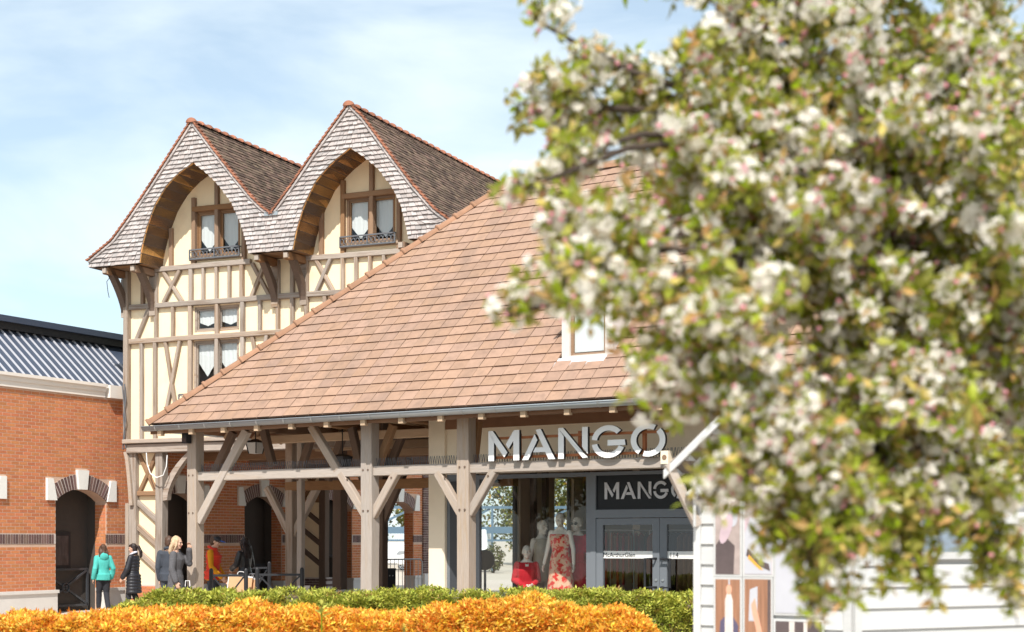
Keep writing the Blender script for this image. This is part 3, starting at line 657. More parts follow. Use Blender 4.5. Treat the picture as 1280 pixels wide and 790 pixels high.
# jetty beams and ground storey
for z0, z1, y, h in ((0, 0, -.12, 0),):
    xa = FT.x(160, -.2); xb = XR
    k = timber('jetty_beam', (xa-.1, -.14, FT.z(200, 551, -.2)), (xb, -.14, FT.z(200, 551, -.2)), .10, .3, M['timber_pale'], th)
    k = timber('jetty_beam', (xa-.05, -.06, FT.z(200, 560, -.2)), (xb, -.06, FT.z(200, 560, -.2)), .20, .3, M['timber'], th)
ZJ = FT.z(200, 564, -.1)
def panel(yb, xa, xb, m2):
    """narrow plastered panel between two posts of the open ground storey"""
    k = MB(); k.box(xa, xb, yb+.02, yb+.2, .62, ZJ); k.build('ground_panel', M['cream'], th)
    W = xb-xa; q = .15
    for x in (xa-.0, xb+.0): timber('ground_post', (x, yb, 0.3), (x, yb, ZJ), .2, .24, M[m2], th)
    zmid = 2.75
    timber('rail', (xa+.1, yb-.01, zmid), (xb-.1, yb-.01, zmid), .11, .12, M['timber_brown'], th)
    timber('brace', (xa+.12, yb, zmid), (xb-.1, yb, ZJ-.02), .09, .1, M['timber_brown'], th); timber('brace', (xb-.12, yb+.012, zmid), (xa+.1, yb+.012, ZJ-.02), .09, .1, M['timber_brown'], th)
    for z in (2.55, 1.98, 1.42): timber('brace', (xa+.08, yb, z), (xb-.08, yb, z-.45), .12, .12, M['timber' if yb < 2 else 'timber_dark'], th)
    k = MB(); r = 0; z = .02
    while z < .58:
        x = xa-.14+(r % 2)*.1
        while x < xb+.1: k.box(x, min(x+.2, xb+.14), yb-.1, yb+.24, z, z+.062); x += .21
        z += .072; r += 1
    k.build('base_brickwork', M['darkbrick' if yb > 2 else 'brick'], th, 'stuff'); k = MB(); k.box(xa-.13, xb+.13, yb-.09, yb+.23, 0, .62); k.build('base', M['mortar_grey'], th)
panel(0, FT.x(169), FT.x(202), 'timber')
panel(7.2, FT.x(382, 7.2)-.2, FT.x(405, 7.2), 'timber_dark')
def knee(x, y, s, z1=ZJ, drop=1.15, reach=.75, m='timber', tk=.15):
    k = MB(); n = 8; A = []; Bq = []
    for i in range(n+1):
        f = i/n; A.append((x+s*(.08+reach*f**2.0), z1-drop+drop*f)); Bq.append((x+s*(.22+reach*f**1.7*.98), z1-drop+.02+(drop-.02)*f))
    pl = A+Bq[::-1]; k.prism(pl if s > 0 else pl[::-1], y-tk/2, y+tk/2); return recalc(k.build('knee_brace', M[m], th))
xp = FT.x(202); knee(xp, -.02, 1, m='timber')
xq = FT.x(169)
# bent outer bracket at the corner
k = MB(); n = 8; xa_, xb_ = FT.x(157.3, -.1), FT.x(164.5, -.1); A = [(xa_+(xb_-xa_)*(i/n)**.6, ZJ+.0-1.25*i/n) for i in range(n+1)]; k.prism(A+[(x+.09, z) for x, z in A[::-1]], -.2, -.13); recalc(k.build('knee_brace', M['timber_pale'], th))
timber('ground_post', (xq-.17, -.0, .3), (xq-.17, -.0, ZJ-1.2), .1, .2, M['timber_pale'], th)
for x, y in ((XR-.2, .1), (XR-.2, 4.2), (XR-.2, 8.2)): timber('ground_post', (x, y, 0), (x, y, 3.8), .24, .24, M['timber_dark'], th)
for y in (2.2, 4.4, 6.6): timber('ceiling_beam', (.6, y, 3.70), (XR, y, 3.70), .2, .2, M['timber_brown'], th, up=(0, 1, 0))
# looped cable on the corner
cbm = MB(); P = [(FT.at(u, v, -.3)) for u, v in ((183, 566), (184, 580), (188, 592), (196, 597), (204, 594), (208, 583), (209, 569))]
cbm.tube([(x, -.3, z) for x, z in P], .012, 6); o = cbm.build('hanging_cable', M['signwhite'], None); o.matrix_world = th.matrix_basis
o.location = th.location; o.rotation_euler = th.rotation_euler; tag(o, 'white cable looping below the jetty beam of the timber house', 'cable')
cbm = MB(); cbm.tube([(x, -.22, z) for x, z in [FT.at(u, v, -.22) for u, v in ((155.5, 480), (157, 500), (154.5, 520), (156, 540), (154, 556))]], .018, 6); cbm.tube([(x, -.24, z) for x, z in [FT.at(u, v, -.24) for u, v in ((153, 482), (155, 505), (157, 525), (154.5, 545), (153.5, 562), (157, 560), (156, 550))]], .014, 6)
o = cbm.build('wall_cable', M['iron'], None); o.location = th.location; o.rotation_euler = th.rotation_euler; tag(o, 'grey tangled cables running down the outer corner of the timber house', 'cable')
cbm = MB(); cbm.tube([(x, -.6, z) for x, z in [FT.at(u, v, -.6) for u, v in ((136.5, 336), (137, 347), (133.5, 352), (135, 365), (136.5, 372))]], .008, 5)
o = cbm.build('dangling_wire', M['black'], None); o.location = th.location; o.rotation_euler = th.rotation_euler; tag(o, 'thin wire dangling from the left gable foot against the sky', 'wire')
# ------------------------------------------------------------------ market hall with the shop
mh = empty('market_hall', (FM.ox, FM.oy, 0), FM.ang, 'open timber market hall with sandy tiled hip roof and glazed shop front', 'market hall')
ML, EO = 15.0, .55            # length, eave overhang
ZE = 3.90                     # eave height (tile edge)
HWD = 5.1; RW = HWD-EO; ZR = ZE+HWD
xe0, xe1, ye = -EO, ML+EO, -EO
def roofz(y): return ZE+(y-ye)
# weather stains that run across many tiles, laid out in the hall's own space
_t = M['tile'].node_tree; _p = next(n for n in _t.nodes if n.type == 'BSDF_PRINCIPLED'); _src = _p.inputs['Base Color'].links[0].from_socket
_tc = _t.nodes.new('ShaderNodeTexCoord'); _tc.object = mh; _mp = _t.nodes.new('ShaderNodeMapping'); _mp.inputs['Scale'].default_value = (1.1, .45, .45); lk(_t, _tc.outputs['Object'], _mp.inputs['Vector'])
_n = _t.nodes.new('ShaderNodeTexNoise'); _n.inputs['Scale'].default_value = 1.6; _n.inputs['Detail'].default_value = 7; _n.inputs['Roughness'].default_value = .68; lk(_t, _mp.outputs[0], _n.inputs['Vector'])
_r = _t.nodes.new('ShaderNodeMapRange'); _r.inputs[1].default_value = .50; _r.inputs[2].default_value = .78; _r.inputs[4].default_value = .55; lk(_t, _n.outputs[0], _r.inputs[0])
_m = _t.nodes.new('ShaderNodeMix'); _m.data_type = 'RGBA'; _m.inputs[7].default_value = (.17, .125, .10, 1); lk(_t, _r.outputs[0], _m.inputs[0]); lk(_t, _src, _m.inputs[6]); lk(_t, _m.outputs[2], _p.inputs['Base Color'])
# deck boards / battens below the tiles
dk = MB()
for a in (((xe0, ye), (xe1, ye), (xe1-HWD, RW), (xe0+HWD, RW)), ((xe1, ye), (xe1, RW+HWD), (xe1-HWD, RW)), ((xe0, RW+HWD), (xe0, ye), (xe0+HWD, RW)), ((xe1, RW+HWD), (xe0, RW+HWD), (xe0+HWD, RW), (xe1-HWD, RW))):
    def zz(p): return ZR-.03 if abs(p[1]-RW) < 1e-6 and xe0+HWD-1e-6 <= p[0] <= xe1-HWD+1e-6 else ZE-.03
    P = [(p[0], p[1], zz(p)) for p in a]; Q = [(x, y, z-.05) for x, y, z in P]; n = len(P)
    dk.add(P+Q, [tuple(range(n)), tuple(range(2*n-1, n-1, -1))]+[(i, i+n, (i+1) % n+n, (i+1) % n) for i in range(n)])
recalc(dk.build('roof_deck', M['deck'], mh))
# tiles: front slope pieces
TW, TE = .315, .2555; SL = HWD*math.sqrt(2); rows = int(SL/TE)
DORM = (FM.at(704, 452, 1.0)[0], None)
tb = MB()
tb.hexa([(0, 0, 0), (TW-.010, 0, 0), (TW-.010, TE*1.18, 0), (0, TE*1.18, 0)], [(0, 0, .034), (TW-.012, 0, .034), (TW-.012, TE*1.18, .034), (0, TE*1.18, .034)])
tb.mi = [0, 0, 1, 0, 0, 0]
tile_me = tb.mesh('roof_tile', [M['tile'], M['tile_shadow_edge']])
CS = math.sqrt(.5)
cands = []; rng = random.Random(11)
for r in range(rows+1):
    s = r*TE; y = ye+s*CS; x = xe0+s*CS-((r % 2)*TW/2)-.02*rng.random(); xr = xe1-s*CS
    while x < xr:
        if x+TW > xe0+s*CS+.02: cands.append((x, s, r))
        x += TW
DX0, DX1, DY = FM.x(702, .55), FM.x(768, .55), None
# dormer: vertical front standing on the slope
sill_y = None
for yy in np.linspace(ye, 3, 400):
    if FM.px((DX0+DX1)/2, yy, roofz(yy))[1] <= 452: sill_y = float(yy); break
DX0, DX1 = FM.x(703, sill_y), FM.x(767, sill_y); DZ0 = roofz(sill_y)
def in_dorm(x, s): y = ye+s*CS; return DX0-.02 < x+TW/2 < DX1+.02 and sill_y-.05 < y < sill_y+1.25
cands = [c for c in cands if not in_dorm(c[0], c[1])]
def place(c):
    x, s, r = c; base = Vector((x, ye+s*CS, ZE+s*CS)); lift = .012
    rot = Matrix.Rotation(R(45)-.075+rng.uniform(-.012, .012), 4, 'X')
    if x < xe0+s*CS: pass
    return Matrix.Translation(base+Vector((0, -CS, CS))*(lift+.03+rng.uniform(-.003, .004))) @ rot @ Matrix.Rotation(rng.uniform(-.014, .014), 4, 'Z')
def tscore(c):
    p = FM.w(c[0]+TW/2, ye+c[1]*CS, ZE+c[1]*CS); u, v = proj(p)
    vis = (u < 600) or (u < 700 and v > 420) or (u < 770 and v > 462) or (u < 625 and 270 < v < 380)
    return (1 if vis else 0)*10-p.y/10
cs = sorted(cands, key=lambda c: -tscore(c)); full = [c for c in cs if c[0] >= xe0+c[1]*CS-.01 and c[0]+TW <= xe1-c[1]*CS]
head = full[:300]; hs = set(head)
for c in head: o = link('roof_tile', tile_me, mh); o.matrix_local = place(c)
restv = MB()
for c in cands:
    if c in hs: continue
    m = place(c); x, s, r = c; lo = xe0+s*CS; hi = xe1-s*CS
    a = max(0, lo-x); a2 = max(0, lo+TE*CS-x); b = min(TW-.01, hi-x); b2 = min(TW-.01, hi-TE*CS-x)
    if b2 <= a2+.01: a2, b2 = (a, max(a+.01, b)) if b2 <= a2 else (a2, b2)
    P = [(a, 0, 0), (b, 0, 0), (b2, TE*1.18, 0), (a2, TE*1.18, 0)]
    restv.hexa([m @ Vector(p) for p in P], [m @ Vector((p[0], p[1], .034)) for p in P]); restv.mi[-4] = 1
restv.build('roof_tiles', [M['tile'], M['tile_shadow_edge']], mh, 'stuff')
# other slopes, same courses
ot = MB()
for side in (0, 1, 2):
    for r in range(rows):
        s0, s1 = r*TE*CS, (r+1.15)*TE*CS
        if side == 0: P = [(xe0+s0, RW+HWD-s0, ZE+s0), (xe0+s0, ye+s0, ZE+s0), (xe0+s1, ye+s1, ZE+s1), (xe0+s1, RW+HWD-s1, ZE+s1)]; nn = Vector((-CS, 0, CS))
        elif side == 1: P = [(xe1-s0, ye+s0, ZE+s0), (xe1-s0, RW+HWD-s0, ZE+s0), (xe1-s1, RW+HWD-s1, ZE+s1), (xe1-s1, ye+s1, ZE+s1)]; nn = Vector((CS, 0, CS))
        else: P = [(xe1-s0, RW+HWD-s0, ZE+s0), (xe0+s0, RW+HWD-s0, ZE+s0), (xe0+s1, RW+HWD-s1, ZE+s1), (xe1-s1, RW+HWD-s1, ZE+s1)]; nn = Vector((0, CS, CS))
        P = [Vector(p) for p in P]; n = max(1, int((P[1]-P[0]).length/TW))
        for i in range(n):
            q = [P[0].lerp(P[1], i/n), P[0].lerp(P[1], (i+.96)/n), P[3].lerp(P[2], (i+.96)/n), P[3].lerp(P[2], i/n)]
            l = [.05, .05, .012, .012]; ot.hexa([a+nn*(b-.01) for a, b in zip(q, l)], [a+nn*(b+.02) for a, b in zip(q, l)])
ot.build('far_slope_tiles', M['tile'], mh, 'stuff')
# hip and ridge tiles
M['hiptile'] = mat('clay_hip_tile', (.31, .17, .105), .9, var=.12, na=.1, ns=8, bump=.2)
def hip_run(p, q, r=.12, L=.44):
    p, q = Vector(p), Vector(q); d = (q-p).normalized(); n = int((q-p).length/L); X = d.cross(Vector((0, 0, 1))).normalized(); Z = X.cross(d)
    mtx = Matrix((X, d, Z)).transposed().to_4x4()
    for i in range(n+1):
        o = link('hip_tile', hipme, mh); o.matrix_local = Matrix.Translation(p+d*min(i*L, (q-p).length-L)+Z*.015) @ mtx
qm = MB(); v = []; n = 8
for y, r in ((0, .150), (.055, .150), (.06, .128), (.46, .108)): v += [(r*math.cos(math.pi*i/n), y, r*math.sin(math.pi*i/n)*.9) for i in range(n+1)]
qm.add(v, [(j*(n+1)+i, j*(n+1)+i+1, (j+1)*(n+1)+i+1, (j+1)*(n+1)+i) for j in range(3) for i in range(n)]+[tuple(range(n, -1, -1))]); hipme = qm.mesh('hip_tile', M['hiptile'], True)
hip_run((xe0-.02, ye-.02, ZE), (xe0+HWD, RW, ZR)); hip_run((xe0+HWD, RW, ZR), (xe1-HWD, RW, ZR)); hip_run((xe1, ye, ZE), (xe1-HWD, RW, ZR)); hip_run((xe0, RW+HWD, ZE), (xe0+HWD, RW, ZR))
# gutter
def gutter(p, q):
    p, q = Vector(p), Vector(q); d = (q-p).normalized(); X = d.cross(Vector((0, 0, 1))).normalized(); b = MB(); n = 8; v = []
    for t in (p, q):
        for r in (.085, .076): v += [t+X*r*math.cos(math.pi+math.pi*i/n)+Vector((0, 0, r*math.sin(math.pi+math.pi*i/n))) for i in range(n+1)]
    m = n+1; b.add(v, [(i, i+1, 2*m+i+1, 2*m+i) for i in range(n)]+[(m+i+1, m+i, 3*m+i, 3*m+i+1) for i in range(n)]+[(0, 2*m, 3*m, m), (n, m+n, 3*m+n, 2*m+n)]+[(i, m+i, m+i+1, i+1) for i in range(n)]+[(2*m+i+1, 3*m+i+1, 3*m+i, 2*m+i) for i in range(n)])
    b.tube([p+X*.085+Vector((0, 0, .004)), q+X*.085+Vector((0, 0, .004))], .012, 6); b.tube([p-X*.085, q-X*.085], .010, 6)
    b.build('gutter', M['zinc'], mh, smooth=True)
    L = (q-p).length; c = MB(); w = .03
    for r in (.090,): c.add([(x, r*math.cos(math.pi+math.pi*i/n), r*math.sin(math.pi+math.pi*i/n)) for x in (0, w) for i in range(n+1)], [(i, i+1, m+i+1, m+i) for i in range(n)])
    me = c.mesh('gutter_band', M['galv'], True); mtx = Matrix((d, -X if d.x > .5 else -X, Vector((0, 0, 1)))).transposed().to_4x4(); t = .35
    while t < L: o = link('gutter_band', me, mh); o.matrix_local = Matrix.Translation(p+d*t) @ mtx; t += .66
gutter((xe0-.10, ye-.075, ZE-.02), (xe1+.1, ye-.075, ZE-.02)); gutter((xe0-.075, RW+HWD, ZE-.02), (xe0-.075, ye-.1, ZE-.02))
k = MB(); k.box(xe0, xe1, ye-.01, ye+.02, ZE-.16, ZE-.03); k.build('fascia_board', M['deck'], mh)
# rafters along the slope, ends pale below the gutter
x = xe0+.3
while x < xe1:
    top = min(HWD, x-xe0, xe1-x)
    if top > .5: timber('rafter', (x, ye+.01, ZE-.13), (x, ye+top, ZE-.13+top), .085, .10, M['rafter'], mh, up=(0, CS, -CS))
    e = MB(); e.box(x-.05, x+.05, ye-.07, ye+.03, ZE-.20, ZE-.10); e.build('rafter_end', M['rafter'], mh)
    x += .84
y = ye+.4
while y < RW+HWD:
    top = min(HWD, y-ye, RW+HWD-y)
    if top > .5: timber('rafter', (xe0+.01, y, ZE-.13), (xe0+top, y, ZE-.13+top), .085, .10, M['rafter'], mh, up=(CS, 0, -CS))
    y += .84
# front frame
def mt(p, q, w=.2, d=.2, m='timber_pale', nm='beam', up=(0, 1, 0)): return timber(nm, p, q, w, d, M[m], mh, up=up)
PX = [FM.x(244.5), FM.x(462.5), FM.x(583), 11.35, ML-.1]; PW = [.24, .25, .25, .24, .24]
ZB = FM.z(400, 591, 0)           # mid rail height
print('hall posts', PX, 'rail z', ZB, 'sill_y', sill_y, DZ0)
for i, x in enumerate(PX): mt((x, .0, 0), (x, 0, ZE-.05), PW[i], .24, 'timber_pale', 'post')
for a, b in zip(PX, PX[1:]): mt((a+.12, .02, ZB), (b-.12, .02, ZB), .18, .16, 'timber_pale', 'rail')
mt((-.2, .02, ZE-.0), (ML, .02, ZE-.0), .22, .2, 'timber_brown', 'wall_plate')
def br(u0, v0, u1, v1, y=.0, w=.15, m='timber_pale', d=.13):
    a = FM.at(u0, v0, y); b = FM.at(u1, v1, y); return mt((a[0], y, a[1]), (b[0], y, b[1]), w, d, m, 'brace')
br(426.5, 592, 457, 643); br(496, 591, 466.5, 645); br(548, 591, 577.5, 643); br(618, 589, 588, 642)
br(309, 538, 249, 652, -.01, .17); br(390, 533, 423, 588, .0, .15); br(492, 531, 472, 585, .2, .13, 'timber_brown'); br(598, 527, 592, 583, .2, .12, 'timber_brown')
# oak pegs at the joints
pg = MB(); pg.tube([(0, .0, 0), (0, -.012, 0)], .019, 8); peg_me = pg.mesh('peg', M['timber_dark'])
for x in PX[:3]:
    for dx in (-.06, .05):
        for z in (ZB+.02, ZB-.72): link('peg', peg_me, mh, loc=(x+dx, -.121, z))
for u, v in ((434, 599), (489, 597), (556, 597), (610, 595)): x, z = FM.at(u, v, -.07); link('peg', peg_me, mh, loc=(x, -.066, z))
# pigeon spikes on the rail
sp = MB(); rng = random.Random(5)
for a, b in zip(PX[:3], PX[1:4]):
    x = a+.16
    while x < b-.14:
        for s in (-1, 1): sp.beam((x, .02, ZB+.088), (x+rng.uniform(-.015, .015), .02+s*.03, ZB+.235), .0065)
        x += .052
sp.build('pigeon_spikes', M['iron'], mh, 'stuff')
# inner rows
ZI = 3.05; yi = 3.2; XI = [FM.x(364.5, yi), FM.x(477, yi)]
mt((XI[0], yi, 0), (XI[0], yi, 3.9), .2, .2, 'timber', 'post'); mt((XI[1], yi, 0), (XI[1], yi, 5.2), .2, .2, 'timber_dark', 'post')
mt((FM.x(376, yi-.6), yi-.6, 0), (FM.x(376, yi-.6), yi-.6, 3.7), .13, .13, 'timber_pale', 'post')
mt((-.3, yi, FM.z(400, 607, yi)), (5.55, yi, FM.z(400, 607, yi)), .2, .2, 'timber_brown', 'beam')
zi = FM.z(400, 607, yi)
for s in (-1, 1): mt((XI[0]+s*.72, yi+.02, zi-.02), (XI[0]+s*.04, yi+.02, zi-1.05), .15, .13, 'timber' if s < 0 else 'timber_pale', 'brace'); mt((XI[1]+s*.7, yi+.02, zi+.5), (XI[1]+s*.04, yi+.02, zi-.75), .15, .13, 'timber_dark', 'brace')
for yy, zz_, x1 in ((2.3, FM.z(400, 547, 2.3), 5.4), (4.3, FM.z(480, 556, 4.3), 5.5), (6.5, 3.7, 5.5)): mt((-.4, yy, zz_), (x1, yy, zz_), .17, .17, 'rafter', 'tie_beam')
for xx in (.1, 2.2, 4.35): mt((xx, .1, ZE+.1), (xx, 8.6, ZE+.1), .2, .2, 'timber_brown', 'tie_beam')
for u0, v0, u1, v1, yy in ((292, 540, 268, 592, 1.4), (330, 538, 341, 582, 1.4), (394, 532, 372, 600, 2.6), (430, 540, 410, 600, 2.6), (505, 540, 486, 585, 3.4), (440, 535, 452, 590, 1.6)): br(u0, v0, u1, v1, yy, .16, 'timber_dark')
for x, y in ((0, 4.6), (0, 9.2), (5.5, 9.2), (10.5, 9.2), (ML-.1, 9.2), (ML-.1, 4.6)): mt((x, y, 0), (x, y, ZE-.05), .24, .24, 'timber_dark', 'post')
# ---- shop box inside the hall
YS = .95
XC0, XC1 = FM.x(537, YS), FM.x(557, YS)            # cream corner pier
XG0, XG1 = FM.x(597, YS), FM.x(738, YS); XD1 = XG1+2.62
zf = FM.z(640, 593, YS)                            # top of the glass
ZT = 4.2; YR = 8.9
k = MB(); k.box(XC0, XC1, YS-.03, YS+.32, 0, ZT); k.build('corner_pier', M['cream_pale'] if 'cream_pale' in M else M.setdefault('cream_pale', mat('pale_cream_pier', (.80, .70, .55), .95, na=.03)), mh)
k = MB(); k.box(XC1+.002, ML-.4, YS+.03, YS+.16, zf+.03, ZT); k.build('header_wall', M['cream_pale'], mh)
k = MB(); k.box(XC1+.002, ML-.4, YS-.02, YS+.028, FM.z(600, 535, YS), ZT); k.build('header_boarding', M['deck'], mh)
k = MB(); k.box(XC1+.003, XG0-.05, YS+.04, YS+.12, 0, zf+.028); k.build('grey_panel', M['greyframe'], mh)
k = MB(); k.box(XC1+.08, XG0-.12, YS+.02, YS+.038, .15, zf-.1); k.build('grey_panel', M['darkpanel'], mh)
k = MB(); k.box(XC0-.12, ML-.4, YS-.1, YR, .004, .10); k.build('shop_floor', M['floorin'], mh)
k = MB(); k.box(XC0+.1, ML-.4, YS+.17, YR, 3.32, 3.42); k.build('shop_ceiling', M['wallin'], mh)
# left side wall: glazed first, then solid with one more tall opening
ysol = lambda u: min(np.linspace(1, 9, 800), key=lambda y: abs(FM.px(XC0+.1, y, 2)[0]-u))
ya, yb_, yc_, yd_ = YS+.33, float(ysol(645)), float(ysol(688)), float(ysol(712))
def sw(y0, y1, z0=.1, z1=3.31, m='wallin'): k = MB(); k.box(XC0+.03, XC0+.2, y0, y1, z0, z1); return k.build('side_wall', M[m], mh)
sw(yb_, yc_); sw(yd_, YR-.2); sw(ya, yb_-.002, 2.85, 3.31); sw(yc_+.002, yd_-.002, 2.95, 3.31); sw(ya, yb_-.002, .1, .3, 'greyframe')
wn_ = empty('side_window', (XC0+.1, ya, .3), parent=mh); W = yb_-ya
k = MB(); k.box(-.03, .03, 0, .05, 0, 2.55); k.box(-.03, .03, W-.09, W-.002, 0, 2.55); k.box(-.03, .03, .05, W-.09, 2.49, 2.55); k.build('frame', M['darkpanel'], wn_); k = MB(); k.add([(0, .05, 0), (0, W-.09, 0), (0, W-.09, 2.49), (0, .05, 2.49)], [(0, 1, 2, 3)]); k.build('pane', M['glass'], wn_)
wn_ = empty('side_window', (XC0+.1, yc_, .1), parent=mh); W = yd_-yc_
k = MB(); k.box(-.03, .03, 0.004, .05, 0, 2.85); k.box(-.03, .03, W-.05, W-.002, 0, 2.85); k.build('frame', M['darkpanel'], wn_); k = MB(); k.add([(0, .05, 0), (0, W-.05, 0), (0, W-.05, 2.85), (0, .05, 2.85)], [(0, 1, 2, 3)]); k.build('pane', M['glass'], wn_)
k = MB(); k.box(XC0+.03, ML-.4, YR-.18, YR, .1, 3.31); k.build('rear_wall', M['wallin'], mh)
k = MB(); k.box(ML-.6, ML-.4, YS+.17, YR-.2, .1, 3.31); k.build('end_wall', M['wallin'], mh)
k = MB(); k.box(XG0+1.2, XG0+1.36, 4.6, YR-.2, .1, 3.31); k.build('partition', M['wallin'], mh)
for y in (yb_+.35, yb_+.8, yd_+.4): k = MB(); k.box(XC0+.21, XC0+.3, y, y+.12, .1, 3.3); k.build('wall_batten', M['timber_dark'], mh)
# front glazing
sf = empty('shop_window', (XG0, YS+.05, 0), parent=mh); W = XG1-XG0
k = MB()
for a in ((-.05, .03, .1, zf), (W-.09, W, .1, zf), (.03, W-.09, zf-.07, zf), (.03, W-.09, .1, .22)): k.box(a[0], a[1], -.04, .04, a[2], a[3])
k.build('frame', M['greyframe'], sf); k = MB(); k.add([(.03, 0, .22), (W-.09, 0, .22), (W-.09, 0, zf-.07), (.03, 0, zf-.07)], [(0, 1, 2, 3)]); k.build('pane', M['glass'], sf)
# doors
zd = FM.z(800, 647, YS); ztr = FM.z(800, 641.5, YS)
dw = empty('shop_door', (XG1+.002, YS+.05, 0), parent=mh); W = XD1-XG1-.01
k = MB()
for a in ((0, .10, .1, zf), (W-.1, W, .1, zf), (.1, W-.1, zd, zd+.14), (.1, W-.1, zf-.06, zf)): k.box(a[0], a[1], -.05, .05, a[2], a[3])
k.build('frame', M['greyframe'], dw)
k = MB(); k.box(.1, W-.1, -.012, .012, zd+.14, zf-.06); k.build('transom_panel', M['darkpanel'] if False else M.setdefault('transom', mat('dark_transom', (.012, .013, .016), .3, spec=.2)), dw)
mid = W/2+.02
for i, (a, b) in enumerate(((.104, mid-.004), (mid+.004, W-.104))):
    k = MB(); q = .13
    for c in ((a, a+q, .11, zd-.01), (b-q, b, .11, zd-.01), (a+q, b-q, zd-.12, zd-.01), (a+q, b-q, .11, .36)): k.box(c[0], c[1], -.035, .035, c[2], c[3])
    k.build('door_leaf', M['greyframe'], dw); k = MB(); k.add([(a+q, 0, .36), (b-q, 0, .36), (b-q, 0, zd-.12), (a+q, 0, zd-.12)], [(0, 1, 2, 3)]); k.build('pane', M['darkglass'], dw)
    k = MB(); zs = FM.z(800, 693, YS); k.box(a+q, b-q, -.011, -.0075, zs-.07, zs+.055); k.build('manifestation_strip', M['white'], dw)
    xh = b-.06 if i == 0 else a+.06; sgn = -1 if i == 0 else 1; k = MB(); zh = FM.z(810, 716, YS)
    k.tube([(xh, -.035, zh+.24), (xh, -.12, zh+.24), (xh+sgn*.17, -.12, zh+.24), (xh+sgn*.17, -.12, zh-.24), (xh, -.12, zh-.24), (xh, -.035, zh-.24)], .02, 8); k.build('door_handle', M['black'], dw)
    k = MB(); k.tube([(xh, -.036, zh-.12), (xh, -.05, zh-.12)], .022, 10); k.build('lock', M['galv'], dw)
k = MB(); k.box(XD1, ML-.4, YS+.03, YS+.16, .1, zf+.028); k.build('header_wall', M['cream_pale'], mh)
# ---- lettering
def arc(cx, cy, r0, r1, a0, a1, sx=1., n=14):
    A = [R(a0+(a1-a0)*i/n) for i in range(n+1)]
    return [(cx+sx*r1*math.cos(a), cy+r1*math.sin(a)) for a in A]+[(cx+sx*r0*math.cos(a), cy+r0*math.sin(a)) for a in A[::-1]]
LET = {
 'M': (1.04, [[(0, 0), (.19, 0), (.19, .70), (.0, 1.0)], [(0, 1.0), (.15, 1.0), (.645, .27), (.535, .11), (.19, .62)], [(.84, .0), (1.04, 0), (1.04, 1.0), (.86, 1.0), (.585, .535), (.685, .39), (.84, .645)]]),
 'A': (1.08, [[(0, 0), (.20, 0), (.50, .64), (.41, .84)], [(.44, .98), (.61, 1.0), (1.08, 0), (.87, 0), (.76, .24), (.36, .24), (.43, .40), (.69, .40)]]),
 'N': (.94, [[(0, 0), (.18, 0), (.18, .72), (0, 1.0)], [(0, 1.0), (.16, 1.0), (.94, .0), (.94, .05), (.94, .02), (.78, .0), (.18, .76)], [(.76, .36), (.94, .13), (.94, 1.0), (.76, 1.0)]]),
 'G': (1.10, [arc(.54, .5, .35, .52, 42, 172), arc(.54, .5, .35, .52, 190, 338), [(.52, .37), (1.07, .37), (1.05, .55), (.52, .55)]]),
 'O': (1.10, [arc(.55, .5, .35, .52, 62, 236), arc(.55, .5, .35, .52, -108, 44)]),
}
def word(parent, x0, y, z0, h, gaps, m, deep, scale_x=1., side=None):
    x = x0
    for i, ch in enumerate('MANGO'):
        w, polys = LET[ch]; b = MB()
        for p in polys: b.prism([(px_*h*scale_x, pz*h) for px_, pz in p], 0, deep, 0, 1 if side else 0)
        o = b.build('letter', [m, side] if side else m, parent, loc=(x, y, z0)); recalc(o)
        if side:
            for f in o.data.polygons: f.material_index = 0 if abs(f.normal.y) > .9 else 1
        x += (w*scale_x+gaps)*h
    return x
YL = -.16; xl0 = FM.x(610.5, YL); xl1 = FM.x(833, YL); zl0 = FM.z(612, 576.5, YL); hl = FM.z(612, 539, YL)-zl0
tw = sum(v[0] for k_, v in LET.items())
gap = .115; sx = ((xl1-xl0)/hl-4*gap)/tw
sg = empty('shop_sign', FM.w(xl0, YL, zl0), FM.ang, 'large white raised letters spelling the shop name above the glass front', 'sign')
word(sg, 0, 0, 0, hl, gap, M['signwhite'], .065, sx, M['signside'])
for z in (.04, hl*.72): k = MB(); k.box(.02, xl1-xl0-.02, .095, .125, z, z+.045); k.build('mounting_rail', M['rust'], sg)
for x in (.5, 1.7, 2.9): k = MB(); k.box(x, x+.05, .126, .2, -.02, hl*.9); k.build('mounting_post', M['rust'], sg)
YT = YS-.03; xt0 = FM.x(754, YT); xt1 = FM.x(857, YT); zt0 = FM.z(756, 624, YT); ht = FM.z(756, 603, YT)-zt0
s2 = empty('transom_sign', FM.w(xt0, YT, zt0), FM.ang, 'flat grey shop name lettered on the dark glass above the double door', 'sign')
word(s2, 0, .045, 0, ht, gap, mat('grey_lettering', (.55, .55, .57), .6), .012, ((xt1-xt0)/ht-4*gap)/tw)
def text(body, size, parent, loc, m, name='lettering', ext=.002):
    cu = bpy.data.curves.new('t', 'FONT'); cu.body = body; cu.size = size; cu.extrude = ext; cu.align_x = 'CENTER'
    t = bpy.data.objects.new('t', cu)
    me = baked(t); bpy.data.objects.remove(t); me.name = name
    me.materials.clear(); o = link(name, me, parent, m); o.location = loc; o.rotation_euler = (R(90), 0, 0); return o
zs = FM.z(800, 693, YS)
text('McArthurGlen', .105, dw, (FM.x(772.5, YS)-XG1, -.014, zs-.045), M['darkpanel']); text('114', .115, dw, (FM.x(841, YS)-XG1, -.014, zs-.045), M['darkpanel'])
